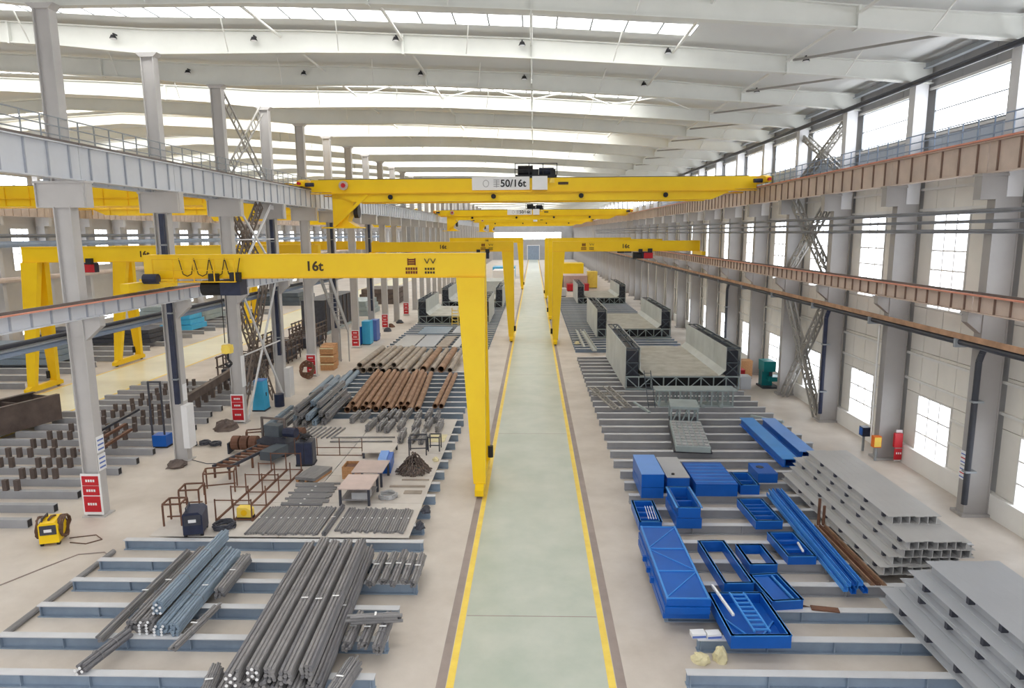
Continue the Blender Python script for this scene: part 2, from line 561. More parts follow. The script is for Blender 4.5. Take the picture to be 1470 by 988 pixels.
CR = {'lower_shaft': hsec(1.02, 0.5, 0.12, 13.3, 0.06, 0.30).mesh('lower_shaft'),
      'upper_shaft': MB().box(-0.12, 0.5, -0.28, 0.28, 13.3, 19.3).mesh('upper_shaft'),
      'corbel': MB().box(-1.1, 0.5, -0.24, 0.24, 13.2, 14.2).box(-1.15, -0.1, -0.3, 0.3, 14.1, 14.2).mesh('corbel'),
      'beam_bracket': MB().prism_xz([(-0.5, 7.8), (-1.1, 8.3), (-1.1, 8.68), (-0.5, 8.68)], -0.2, 0.2).box(-1.15, -0.5, -0.27, 0.27, 8.62, 8.7).mesh('beam_bracket'),
      'base_plate': MB().box(-0.66, 0.5, -0.42, 0.42, 0, 0.12).mesh('base_plate')}
XR = 18.82
for k in range(K0, K1 + 1):
    own = {0: 'broad grey wall column with a dark downpipe and a lined white placard', 1: 'broad grey wall column with thin conduits and a yellow switch box', 2: 'broad grey wall column with a dark blue downpipe beside lattice bracing',
           3: 'broad grey wall column at the far foot of the lattice bracing by the teal machine'}
    c = thing('wall_column', own.get(k, 'broad grey steel column standing against the windowed side wall'), 'column', (XR, YR(k), 0), 0, None if k in own else 'columns along the windowed wall')
    for nm, me in CR.items():
        obj(nm, me, 'column_light' if nm == 'upper_shaft' else 'column_wall', c)
CF = hsec(1.0, 0.5, 0.0, 14.0).box(-0.3, 0.3, -0.25, 0.25, 14.0, 20.86).box(-0.5, 1.1, -0.24, 0.24, 13.2, 14.2).mesh('steel_column')
for k in range(4, 38):
    tag(obj('steel_column', CF, 'column_grey', None, (-57.3, YL(k), 0)), 'grey steel column along the far side wall beyond the cream aisle', 'column', 'columns along the far side wall')

# ------------------------------------------------------------------ runway beams, rails, handrails
MATS['beam_grey_rib'] = mat('beam_grey_rib', (168, 172, 182), 0.5, var=0.08)
MATS['beam_brown_rib'] = mat('beam_brown_rib', (132, 108, 96), 0.5, var=0.1)
def runway(x, zb, zt, w, yf, krange, m, name, lab, grp, nst=6, nearmax=9, side=1):
    L = BAY - 0.05
    me = MB().ibeam_y(0.0, L, 0, zb, zt, w, 0.05, 0.03).mesh('beam')
    rail = MB().box(-0.05, 0.05, 0, L, zt, zt + 0.12).mesh('rail')
    sp = 0.085
    st = MB().box(-sp, sp, -0.025, 0.025, zb + 0.05, zt - 0.05).mesh('stiffener')
    allst = MB()
    for i in range(nst):
        yy = L * (i + 0.5) / nst
        allst.box(-sp, sp, yy - 0.02, yy + 0.02, zb + 0.05, zt - 0.05)
    am = allst.mesh('stiffeners')
    for k in krange:
        t = thing(name, lab, 'beam', (x, yf(k), 0), 0, grp)
        obj('beam', me, m, t)
        obj('rail', rail, 'rail_dark', t)
        if k <= nearmax:
            for i in range(nst):
                obj('stiffener', st, m + '_rib', t, (0, L * (i + 0.5) / nst, 0))
        else:
            obj('stiffeners', am, m, t)
KR = range(K0, K1)
runway(-18.15, 14.2, 15.58, 0.36, YL, KR, 'beam_grey', 'crane_runway_beam', 'deep pale grey runway beam up on the corbels facing the green aisle', 'high runway beams between the bays')
runway(-19.72, 14.2, 15.58, 0.44, YL, range(0, 20), 'beam_grey', 'crane_runway_beam', 'deep pale grey runway beam on the corbels facing the cream aisle', 'high runway beams facing the cream aisle', nearmax=-9)
runway(-18.15, 8.70, 9.32, 0.34, YL, KR, 'beam_grey', 'gantry_runway_beam', 'slim pale grey lower runway beam on the column brackets between the bays', 'low runway beams between the bays', nst=7)
runway(18.02, 14.2, 15.45, 0.36, YR, KR, 'beam_brown', 'crane_runway_beam', 'deep brownish runway beam high along the windowed wall', 'high runway beams along the windowed wall', nst=6)
runway(17.98, 8.70, 9.42, 0.34, YR, KR, 'beam_brown', 'gantry_runway_beam', 'slim brownish lower runway beam along the windowed wall', 'low runway beams along the windowed wall', nst=8)
runway(-56.3, 14.2, 15.6, 0.44, YL, range(4, 37), 'beam_brown', 'crane_runway_beam', 'brownish high runway beam along the far side wall', 'high runway beams along the far wall', nearmax=-9)
def long_bar(name, x0, x1, z0, z1, m, lab, cat='rail'):
    tag(obj(name, MB().box(x0, x1, YMIN + 2, YMAX - 2, z0, z1), m), lab, cat)
long_bar('conductor_rail', 17.70, 17.77, 15.45, 15.52, 'conductor_red', 'orange red conductor rail along the high brown runway beam')
long_bar('conductor_rail', 17.66, 17.74, 9.40, 9.47, 'conductor_red', 'orange red conductor rail along the low brown runway beam')
long_bar('conductor_rail', -17.88, -17.82, 9.30, 9.36, 'conductor_red', 'pale red conductor rail along the low grey runway beam between the bays')
# service tray below the lower runway on the right
t = thing('service_tray', 'rusty orange service tray with dark pipe under the low brown runway beam', 'cable tray', (0, 0, 0))
obj('tray', MB().box(17.45, 18.1, 2, 250, 7.62, 7.70).box(17.45, 17.49, 2, 250, 7.70, 7.85), 'rust_orange', t)
obj('pipe', MB().tube((17.62, 2, 7.47), (17.62, 250, 7.47), 0.13, 10), 'pipe_dark', t)
br = MB()
for k in range(K0, 20):
    br.box(17.4, 18.31, YR(k) - 0.06, YR(k) + 0.06, 7.25, 7.62)
obj('tray_bracket', br, 'frame_grey', t)
# service tray on the left row, other side
t = thing('service_tray', 'grey pipe tray hung on the columns facing the cream aisle', 'cable tray', (0, 0, 0))
obj('tray', MB().box(-20.1, -19.62, 20, 200, 7.72, 7.80), 'frame_grey', t)
obj('pipe', MB().tube((-19.95, 20, 7.56), (-19.95, 200, 7.56), 0.12, 10), 'rail_blue', t)
obj('pipe', MB().tube((-19.75, 20, 7.92), (-19.75, 200, 7.92), 0.10, 10), 'pipe_dark', t)
# horizontal conduits at mid height on the right wall columns
for z, r, lab in ((11.95, 0.09, 'lowest grey conduit strung along the wall columns at mid height'), (12.35, 0.07, 'middle grey conduit strung along the wall columns at mid height'),
                  (12.75, 0.09, 'topmost grey conduit strung along the wall columns at mid height')):
    tag(obj('conduit', MB().tube((18.08, 10, z), (18.08, 200, z), r, 8), 'conduit_grey'), lab, 'conduit')
tag(obj('eaves_drain', MB().tube((18.32, 10, 18.95), (18.32, 150, 18.95), 0.13, 10), 'pipe_dark'), 'long dark drain pipe under the roof girder ends above the clerestory windows', 'pipe')

def handrail(x, z, yf, krange, m, lab, grp, h=1.05, n=7, foot=0.1):
    L = BAY - 0.1
    rails = MB()
    for dz in (h, h * 0.68, h * 0.36):
        rails.bar((0, 0, z + dz), (0, L, z + dz), 0.045)
    rm = rails.mesh('rails')
    pm = MB().box(-0.022, 0.022, -0.022, 0.022, z, z + h).mesh('post')
    fm = MB().box(min(0, foot), max(0, foot), -0.04, 0.04, z - 0.03, z + 0.01).mesh('post_foot')
    for k in krange:
        t = thing('handrail', lab, 'railing', (x, yf(k) + 0.05, 0), 0, grp)
        obj('rails', rm, m, t)
        for i in range(n):
            obj('post', pm, m, t, (0, L * (i + 0.5) / n, 0))
            obj('post_foot', fm, m, t, (0, L * (i + 0.5) / n, 0))
handrail(-18.45, 15.52, YL, range(-1, 10), 'frame_grey', 'thin grey handrail on the high runway beam between the bays', 'handrails between the bays', foot=0.13)
handrail(18.50, 15.45, YR, range(-1, 10), 'rail_blue', 'thin blue grey handrail on the high brown runway beam', 'handrails along the windowed wall', foot=-0.32)

# ------------------------------------------------------------------ bracing between columns
ya, yb = YR(2) + 0.35, YR(3) - 0.35
for z0, z1, lab in ((0.15, 7.3, 'crossed lattice bracing standing on the floor between two wall columns'), (9.5, 14.0, 'crossed lattice bracing above the low brown runway beam between two wall columns'),
                    (15.6, 18.4, 'thin crossed lattice bracing in front of a clerestory window')):
    t = thing('lattice_bracing', lab, 'bracing', (18.5 if z0 < 15 else 19.0, 0, 0))
    w = 0.5 if z0 < 15 else 0.3
    n = 12 if z0 < 5 else 8
    for a, b in (((0, ya + 0.3, z0), (0, yb - 0.3, z1)), ((0.02, yb - 0.3, z0), (0.02, ya + 0.3, z1))):
        sd = (Vector(b) - Vector(a)).normalized().cross(Vector((1, 0, 0)))
        obj('lattice_diagonal', MB().lattice(a, b, w, sd, n, 0.07, 0.35), 'lattice_grey', t)
    for z in (z0 + 0.12, z1 - 0.12):
        obj('gusset_plate', MB().box(-0.05, 0.05, YR(2) + 0.24, ya + 0.4, z - 0.15, z + 0.15), 'lattice_grey', t)
        obj('gusset_plate', MB().box(-0.05, 0.05, yb - 0.4, YR(3) - 0.24, z - 0.15, z + 0.15), 'lattice_grey', t)
ya, yb = YL(2) + 0.45, YL(3) - 0.68
for z0, z1, lab in ((0.1, 8.6, 'crossed pale steel straps on the floor beside the light blue cabinet'), (9.35, 14.1, 'crossed pale steel straps between the low and high runway beams')):
    t = thing('cross_bracing', lab, 'bracing', (-18.62, 0, 0))
    for z in (z0 + 0.15, z1 - 0.15):
        obj('gusset_plate', MB().box(-0.01, 0.03, YL(2) + 0.24, ya + 0.15, z - 0.15, z + 0.15), 'column_light', t)
        obj('gusset_plate', MB().box(-0.01, 0.03, yb - 0.15, YL(3) - 0.24, z - 0.15, z + 0.15), 'column_light', t)
    obj('strap', MB().bar((0, ya, z0), (0, yb, z1), 0.10, 0.14), 'column_light', t)
    obj('strap', MB().bar((0.1, yb, z0), (0.1, ya, z1), 0.10, 0.14), 'column_light', t)
    obj('strut', MB().bar((0.05, ya, (z0 + z1) / 2), (0.05, yb, (z0 + z1) / 2), 0.08), 'column_light', t)
t = thing('lattice_bracing', 'brown crossed lattice bracing behind the pale straps between the bays', 'bracing', (-19.3, 0, 0))
for z0, z1 in ((0.1, 8.6), (9.35, 14.1)):
    for a, b in (((0, ya + 0.4, z0), (0, yb - 0.4, z1)), ((0.02, yb - 0.4, z0), (0.02, ya + 0.4, z1))):
        sd = (Vector(b) - Vector(a)).normalized().cross(Vector((1, 0, 0)))
        obj('lattice_diagonal', MB().lattice(a, b, 0.55, sd, 12, 0.06, 0.3), 'lattice_brown', t)
t = thing('ladder_bracing', 'ladder shaped crossed bracing between two columns above the high runway', 'bracing', (-18.9, 0, 0))
for a, b in (((0, ya, 20.6), (0, yb, 15.7)), ((0.03, yb, 20.6), (0.03, ya, 15.7))):
    sd = (Vector(b) - Vector(a)).normalized().cross(Vector((1, 0, 0)))
    m = MB()
    a, b, sd = Vector(a), Vector(b), Vector(sd)
    m.bar(a + sd * 0.3, b + sd * 0.3, 0.09).bar(a - sd * 0.3, b - sd * 0.3, 0.09)
    for i in range(1, 14):
        c = a.lerp(b, i / 14)
        m.bar(c + sd * 0.3, c - sd * 0.3, 0.05)
    obj('ladder_diagonal', m, 'lattice_grey', t)

# horizontal roof bracing rods beside the windowed wall
for k in range(0, 8):
    t = thing('eaves_bracing', 'slanting brown grey roof rod between a girder knee and the next wall column', 'bracing', (0, 0, 0), 0, 'slanting roof rods by the windowed wall')
    obj('rod', MB().bar((12.6, YG(k + 1) - 0.25, ztop(12.6)[1] - 0.25), (18.4, YG(k) + 0.3, ztop(18.4)[1] - 0.2), 0.10), 'lattice_grey', t)
    obj('end_plate', MB().cbox((12.6, YG(k + 1) - 0.25, ztop(12.6)[1] - 0.25), (0.25, 0.1, 0.2)), 'girder_white', t)
# eaves purlins seen under the roof edge
for k in range(-1, 8):
    t = thing('eaves_purlin', 'grey eaves purlin above the clerestory window between two girder ends', 'purlin', (0, 0, 0), 0, 'eaves purlins')
    obj('channel', MB().box(18.9, 19.05, YG(k) + 0.3, YG(k + 1) - 0.3, 19.65, 19.9), 'frame_grey', t)
    obj('lip', MB().box(18.8, 18.9, YG(k) + 0.3, YG(k + 1) - 0.3, 19.65, 19.7), 'frame_grey', t)
# dark gutter pipes on some of the columns between the bays
for k, lab in ((1, 'dark navy gutter pipe on the bare column with the tall white cabinet'), (3, 'dark navy gutter pipe on the column after the strap bracing'), (5, 'dark navy gutter pipe on the column by the crate stacks'), (7, 'dark navy gutter pipe on the column past the cyan cabinet')):
    t = thing('gutter_pipe', lab, 'pipe', (XL + 0.16, YL(k) - 0.40, 0))
    obj('pipe', MB().box(-0.09, 0.13, -0.14, 0.06, 3.2, 13.1), 'motor_blue', t)
    for z in (4.5, 8.0, 11.5):
        obj('clamp', MB().box(-0.12, 0.16, -0.16, 0.08, z, z + 0.08), 'frame_grey', t)
# pipes along the far side wall
for z, r, m, lab in ((11.2, 0.35, 'rail_blue', 'thick blue grey pipe along the far side wall'), (12.1, 0.22, 'conduit_grey', 'slimmer grey pipe above the thick one on the far side wall'), (7.4, 0.3, 'beam_brown', 'brownish pipe low along the far side wall')):
    tag(obj('wall_pipe', MB().tube((-56.4, 30, z), (-56.4, 260, z), r, 10), m), lab, 'pipe')
# ------------------------------------------------------------------ overhead bridge cranes
HP = math.pi / 2
def bridge_crane(y, x0, x1, lab, text=None, cab=True, grp=None, m='crane_yellow', zr=15.70, near=True):
    c = thing('bridge_crane', lab, 'crane', (0, y, 0), 0, grp)
    a, b = x0 + 0.5, x1 - 0.5
    for nm, dy in (('front_girder', 0.0), ('rear_girder', 2.7)):
        prof = [(a, zr - 0.35), (a + 1.6, zr - 0.35), (a + 3.4, zr - 1.15), (b - 3.4, zr - 1.15), (b - 1.6, zr - 0.35), (b, zr - 0.35), (b, zr + 0.60), (a, zr + 0.60)]
        obj(nm, MB().prism_xz(prof, dy - 0.35, dy + 0.35), m, c)
        obj('walkway_edge', MB().box(a, b, dy - 0.55, dy - 0.35, zr - 0.52, zr - 0.44) if dy == 0 else MB().box(a, b, dy + 0.35, dy + 0.9, zr - 0.52, zr - 0.44), 'crane_shade', c)
        obj('trolley_rail', MB().box(a + 0.5, b - 0.5, dy - 0.05, dy + 0.05, zr + 0.60, zr + 0.68), 'rail_dark', c)
    for x in (x0, x1):
        s = 1 if x > 0 or x > -30 and x1 < 0 and x == x1 else -1
        e = obj('end_carriage', MB().prism_yz([(-1.6, zr + 0.05), (4.3, zr + 0.05), (4.3, zr + 0.45), (3.4, zr + 0.62), (-0.7, zr + 0.62), (-1.6, zr + 0.45)], x - 0.22, x + 0.22), m, c)
        if near:
            for yy in (-1.2, 3.9):
                obj('wheel', MB().tube((x - 0.1, yy, zr + 0.14), (x + 0.1, yy, zr + 0.14), 0.14, 14), 'black', e)
            obj('buffer', MB().tube((x, -1.6, zr + 0.25), (x, -1.95, zr + 0.25), 0.12, 10), 'signal_red', e)
            obj('drive_motor', MB().tube((x + 0.25 * (-1 if x > x0 else 1), -0.9, zr + 0.2), (x + 0.9 * (-1 if x > x0 else 1), -0.9, zr + 0.2), 0.16, 10), 'motor_blue', e)
    if near:
        mx = (x0 + x1) / 2
        t = obj('trolley', MB().box(mx - 1.3, mx + 2.0, -0.3, 3.0, zr + 0.68, zr + 0.86), 'black', c)
        obj('hoist_drum', MB().tube((mx - 1.1, 0.7, zr + 1.25), (mx + 0.1, 0.7, zr + 1.25), 0.42, 14), 'black', t)
        obj('hoist_drum', MB().tube((mx + 0.6, 1.4, zr + 1.2), (mx + 1.8, 1.4, zr + 1.2), 0.36, 14), 'motor_blue', t)
        obj('motor', MB().cbox((mx + 0.3, 0.1, zr + 1.05), (0.5, 0.5, 0.5)).cbox((mx + 1.7, 0.2, zr + 1.05), (0.4, 0.5, 0.55)), 'black', t)
        r = MB()
        for xx in (mx - 1.3, mx - 0.2, mx + 0.9, mx + 2.0):
            r.box(xx - 0.03, xx + 0.03, -0.33, -0.27, zr + 0.86, zr + 1.75)
        r.box(mx - 1.3, mx + 2.0, -0.32, -0.28, zr + 1.69, zr + 1.75).box(mx - 1.3, mx + 2.0, -0.32, -0.28, zr + 1.25, zr + 1.29)
        obj('trolley_railing', r, 'black', t)
        for xx in (-11.2, -3.0, 3.9, 10.5):
            obj('flood_lamp', MB().tube((mx + xx, -0.36, zr - 0.72), (mx + xx, -0.62, zr - 0.80), 0.13, 12, 0.2), 'black', c)
        eb = obj('electric_cabinet', MB().box(mx + 0.05, mx + 1.25, -0.75, -0.36, zr - 0.32, zr + 0.72), 'sign_white', c)
        obj('warning_lamp', MB().tube((mx + 1.6, -0.5, zr + 0.2), (mx + 1.6, -0.5, zr + 0.55), 0.22, 10), 'line_yellow', c)
        obj('name_plate', MB().box(mx + 2.1, mx + 2.9, -0.40, -0.36, zr + 0.08, zr + 0.28), 'letter_dark', c)
        if text:
            bd = obj('sign_board', MB().box(mx - 4.7, mx - 0.15, -0.44, -0.36, zr - 0.30, zr + 0.72), 'sign_white', c)
            lettering(text, 0.78, 'black', bd, (mx - 1.45, -0.46, zr + 0.18), (HP, 0, 0))
            for i, xx in enumerate((mx - 3.5, mx - 2.95)):
                if i == 0:
                    ring = MB()
                    for q in range(16):
                        t0, t1 = 2 * math.pi * q / 16, 2 * math.pi * (q + 1) / 16
                        ring.bar((xx - 0.1 + 0.22 * math.cos(t0), -0.455, zr + 0.2 + 0.26 * math.sin(t0)), (xx - 0.1 + 0.22 * math.cos(t1), -0.455, zr + 0.2 + 0.26 * math.sin(t1)), 0.05, 0.03, (0, 1, 0))
                    obj('emblem_ring', ring, 'wall_grey', bd)
                else:
                    g = MB()
                    for zz in (-0.05, 0.12, 0.29, 0.44):
                        g.box(xx - 0.05, xx + 0.42, -0.47, -0.44, zr + zz, zr + zz + 0.06)
                    g.box(xx + 0.16, xx + 0.22, -0.47, -0.44, zr - 0.1, zr + 0.5)
                    obj('lettering', g, 'wall_grey', bd)
    if cab:
        cx = x0 + 2.7
        k = obj('cab', MB().prism_xz([(cx - 0.6, zr - 0.5), (cx + 1.4, zr - 0.5), (cx + 0.55, zr - 2.6), (cx + 1.3, zr - 3.1), (cx - 0.6, zr - 3.1)], -0.15, 1.3), m, c)
        obj('cab_floor', MB().box(cx - 1.4, cx + 1.6, -0.7, 1.6, zr - 3.2, zr - 3.1), m, k)
        obj('cab_strut', MB().bar((cx - 0.5, -0.35, zr - 3.05), (cx + 2.3, -0.35, zr - 0.55), 0.22), m, k)
        obj('cab_window', MB().tube((cx + 1.0, 0.6, zr - 1.85), (cx + 1.35, 0.6, zr - 1.85), 0.55, 14), 'black', k)
        if near:
            obj('cable_reel', MB().tube((cx + 0.45, -0.42, zr + 0.15), (cx + 0.45, -0.60, zr + 0.15), 0.36, 16), 'beam_brown', c)
            obj('reel_hub', MB().tube((cx + 0.45, -0.60, zr + 0.15), (cx + 0.45, -0.68, zr + 0.15), 0.18, 12), 'signal_red', c)
    return c
bridge_crane(55.6, -18.15, 18.02, 'yellow overhead bridge crane with a white 50/16t board in its middle', '50/16t')
bridge_crane(129.0, -18.15, 18.02, 'yellow overhead bridge crane parked behind the one with the 50/16t board, its trolley dark', '50/16t')
bridge_crane(205.0, -18.15, 18.02, 'far yellow overhead bridge crane before the bright end window', None)
bridge_crane(250.0, -18.15, 18.02, 'farthest yellow overhead bridge crane close to the end wall', None, near=False)
# bridge cranes of the neighbouring bay
for y, lab in ((59.0, 'yellow bridge crane over the cream aisle with ribbed girders, first behind the columns'), (84.0, 'yellow bridge crane over the cream aisle with a bright hoist, second behind the columns'),
               (118.0, 'yellow bridge crane farther along over the cream aisle')):
    c = bridge_crane(y, -56.3, -19.72, lab, None, cab=False, near=False)
    for i in range(16):
        obj('girder_rib', MB().box(-54 + 2.15 * i, -53.94 + 2.15 * i, -0.42, -0.35, 14.6, 16.2), 'crane_shade', c)
    obj('hoist', MB().prism_xz([(-27.0, 13.2), (-22.6, 13.2), (-21.6, 14.0), (-21.6, 14.7), (-28.0, 14.7)], -1.0, 0.5), 'crane_yellow', c)

# ------------------------------------------------------------------ semi gantry cranes
def semi_gantry(y, xr, xl, lab, grp=None, text=True, hoist_at=0.3, hm='motor_blue', zb=10.0, zt=11.08, spread=1.7, emblem=True, near=True, leg_in=1.3, rail_z=9.44, accent=None):
    """xr: runway end, xl: leg end"""
    s = 1 if xl > xr else -1
    c = thing('gantry_crane', lab, 'crane', (0, y, 0), 0, grp)
    xe = xl + s * 0.04
    xa, xb = min(xr, xe), max(xr, xe)
    obj('girder', MB().box(xa, xb, -0.42, 0.42, zb + 0.06, zt), 'crane_yellow', c)
    obj('girder_flange', MB().box(xa, xb, -0.48, 0.48, zb, zb + 0.06), 'crane_shade', c)
    obj('girder_flange', MB().box(xa, xb, -0.46, 0.46, zt, zt + 0.04), 'crane_yellow', c)
    # leg pair, tapering downwards, spread along the rail
    for e in (-1, 1):
        t0, t1 = leg_in, 0.56
        yt, yb2 = e * 0.38, e * spread
        top = [(xl + s * 0.03, yt - 0.28), (xl + s * 0.03 - s * t0, yt - 0.28), (xl + s * 0.03 - s * t0, yt + 0.28), (xl + s * 0.03, yt + 0.28)]
        bot = [(xl + s * 0.05, yb2 - 0.2), (xl + s * 0.05 - s * t1, yb2 - 0.2), (xl + s * 0.05 - s * t1, yb2 + 0.2), (xl + s * 0.05, yb2 + 0.2)]
        pts = [(p[0], p[1], zb) for p in top] + [(p[0], p[1], 0.55) for p in bot]
        obj('leg', MB().poly(pts, [(0, 1, 2, 3), (7, 6, 5, 4), (0, 4, 5, 1), (1, 5, 6, 2), (2, 6, 7, 3), (3, 7, 4, 0)]), 'crane_yellow', c)
    ec = obj('end_truck', MB().prism_yz([(-spread - 0.7, 0.14), (spread + 0.7, 0.14), (spread + 0.7, 0.42), (spread + 0.3, 0.58), (-spread - 0.3, 0.58), (-spread - 0.7, 0.42)], xl - 0.42, xl - 0.02 + (0.0 if s < 0 else 0.0)) if s > 0
             else MB().prism_yz([(-spread - 0.7, 0.14), (spread + 0.7, 0.14), (spread + 0.7, 0.42), (spread + 0.3, 0.58), (-spread - 0.3, 0.58), (-spread - 0.7, 0.42)], xl + 0.02, xl + 0.42), 'crane_yellow', c)
    cx = xl - s * 0.22
    for yy in (-spread - 0.3, spread + 0.3):
        obj('wheel', MB().tube((cx - 0.08, yy, 0.15), (cx + 0.08, yy, 0.15), 0.145, 14), 'black', ec)
    obj('drive_motor', MB().tube((xl + s * 0.08, spread - 0.3, 0.75), (xl + s * 0.08, spread - 0.3, 1.35), 0.14, 10), 'black', ec)
    # runway end
    xq = xr + s * 0.0
    er = obj('runway_truck', MB().box(xq - 0.2, xq + 0.2, -spread - 0.4, spread + 0.4, rail_z + 0.06, rail_z + 0.45), 'crane_yellow', c)
    obj('end_post', MB().box(xq - 0.3, xq + 0.3, -0.4, 0.4, rail_z + 0.45, zb), 'crane_yellow', er)
    # hoist trolley hung below the girder
    hx = xr + s * abs(xl - xr) * hoist_at
    h = obj('hoist', MB().cbox((hx, -0.15, zb - 0.42), (0.95, 0.8, 0.72)), hm, c)
    obj('hoist_motor', MB().tube((hx - 0.5, -0.15, zb - 0.45), (hx - 1.45, -0.15, zb - 0.45), 0.36, 12), 'black', h)
    obj('hoist_carriage', MB().box(hx - 0.9, hx - 0.5, -0.75, -0.45, zb - 0.15, zb + 0.25), 'black', h)
    obj('hoist_carriage', MB().box(hx + 0.1, hx + 0.55, -0.75, -0.45, zb - 0.15, zb + 0.3), 'black', h)
    if accent:
        obj('hoist_panel', MB().cbox((hx + 0.15, -0.6, zb - 0.45), (0.95, 0.12, 0.6)), accent, h)
    if near:
        rope = MB().tube((hx - 0.62, -0.15, 6.9), (hx - 0.62, -0.15, zb - 0.6), 0.02, 6).tube((hx - 0.42, -0.15, 6.9), (hx - 0.42, -0.15, zb - 0.6), 0.02, 6)
        hk = obj('hook_block', MB().cbox((hx - 0.52, -0.15, 6.62), (0.44, 0.3, 0.4)).tube((hx - 0.52, -0.36, 6.62), (hx - 0.52, 0.06, 6.62), 0.22, 14), 'line_yellow', c)
        obj('hook', MB().path([(hx - 0.52, -0.15, 6.4), (hx - 0.52, -0.15, 6.1), (hx - 0.36, -0.15, 5.92), (hx - 0.5, -0.15, 5.75), (hx - 0.68, -0.15, 5.9)], 0.06, 8), 'black', hk)
        obj('rope', rope, 'black', hk)
        # maintenance platform and festoon at the runway end
        p = MB()
        for i in range(5):
            xx = xr + s * (0.7 + i * 0.95)
            p.box(xx - 0.02, xx + 0.02, -0.95, -0.91, zb - 0.1, zb + 0.95)
        p.box(min(xr + s * 0.7, xr + s * 4.5), max(xr + s * 0.7, xr + s * 4.5), -0.95, -0.91, zb + 0.91, zb + 0.95)
        p.box(min(xr + s * 0.7, xr + s * 4.5), max(xr + s * 0.7, xr + s * 4.5), -0.95, -0.91, zb + 0.4, zb + 0.43)
        obj('platform_railing', p, 'crane_shade', c)
        obj('platform', MB().box(min(xr + s * 0.7, xr + s * 4.5), max(xr + s * 0.7, xr + s * 4.5), -0.95, -0.48, zb - 0.14, zb - 0.1), 'crane_shade', c)
        for i in range(4):
            xx = xr + s * (2.1 + i * 0.72)
            obj('festoon_cable', MB().path([(xx - 0.36, -0.55, zt - 0.12), (xx - 0.2, -0.55, zt - 0.85), (xx + 0.0, -0.55, zt - 0.95), (xx + 0.2, -0.55, zt - 0.85), (xx + 0.36, -0.55, zt - 0.12)], 0.022, 6), 'letter_dark', c)
        obj('drive_motor', MB().tube((xr + s * 0.3, -1.0, rail_z + 0.6), (xr + s * 0.95, -1.0, rail_z + 0.6), 0.24, 10), 'motor_blue', er)
    if text:
        f = 0.505
        lettering('16t', 0.62, 'letter_dark', c, (xr + s * abs(xl - xr) * f, -0.435, (zb + zt) / 2), (HP, 0, 0))
        if emblem:
            ex = xr + s * abs(xl - xr) * 0.79
            e1 = MB()
            for i, z in enumerate((0.30, 0.20, 0.10)):
                e1.box(ex - 0.16, ex + 0.16, -0.45, -0.42, zb + 0.5 + z, zb + 0.57 + z)
            e1.box(ex - 0.19, ex - 0.14, -0.45, -0.42, zb + 0.58, zb + 0.9).box(ex + 0.14, ex + 0.19, -0.45, -0.42, zb + 0.58, zb + 0.9)
            for i in range(2):
                for j in range(5):
                    e1.box(ex - 0.28 + 0.115 * j, ex - 0.20 + 0.115 * j, -0.45, -0.42, zb + 0.36 - 0.17 * i, zb + 0.48 - 0.17 * i)
            obj('emblem', e1, 'letter_red', c)
            vx = ex + 0.86
            e2 = MB()
            for dx in (-0.14, 0.14):
                ev = MB()
                ev.bar((vx + dx - 0.11, -0.435, zb + 0.88), (vx + dx, -0.435, zb + 0.66), 0.03, 0.07, (0, 1, 0)).bar((vx + dx + 0.11, -0.435, zb + 0.88), (vx + dx, -0.435, zb + 0.66), 0.03, 0.07, (0, 1, 0))
                obj('emblem_mark', ev, 'letter_dark', c)
            for i in range(2):
                e2 = MB()
                for j in range(4):
                    e2.box(vx - 0.25 + 0.125 * j, vx - 0.17 + 0.125 * j, -0.45, -0.42, zb + 0.36 - 0.17 * i, zb + 0.46 - 0.17 * i)
                obj('lettering', e2, 'letter_dark', c)
    return c
semi_gantry(32.0, -18.15, -2.2, 'yellow semi gantry crane marked 16t with two emblems, straddling the rebar yard', hoist_at=0.255)
semi_gantry(77.5, -18.15, -2.2, 'yellow semi gantry crane standing beyond the one with two emblems, over the grey trough', hoist_at=0.80, near=False, emblem=True)
semi_gantry(150.0, -18.15, -2.2, 'far yellow semi gantry crane between column row and aisle', hoist_at=0.5, near=False, emblem=False)
semi_gantry(75.2, 17.98, 2.2, 'yellow semi gantry crane on the window side with a red hoist panel', hoist_at=0.36, near=False, accent='signal_red', emblem=True, rail_z=9.54)
semi_gantry(97.0, 17.98, 2.2, 'yellow semi gantry crane on the window side behind the one with red hoist panel', hoist_at=0.3, near=False, emblem=False, rail_z=9.54)
semi_gantry(128.0, 17.98, 2.2, 'far yellow semi gantry crane on the window side', hoist_at=0.3, near=False, emblem=False, rail_z=9.54)
semi_gantry(51.7, -19.75, -38.9, 'yellow semi gantry crane with a red hoist panel over the cream aisle', hoist_at=0.74, near=False, accent='signal_red', spread=1.25, zb=10.05, zt=11.2, emblem=False)
semi_gantry(63.2, -19.75, -38.9, 'yellow semi gantry crane over the cream aisle standing behind the red hoist one', hoist_at=0.3, near=False, spread=1.7, emblem=False)
semi_gantry(92.0, -19.75, -38.9, 'yellow semi gantry crane far along the cream aisle', hoist_at=0.5, near=False, spread=1.5, emblem=False)
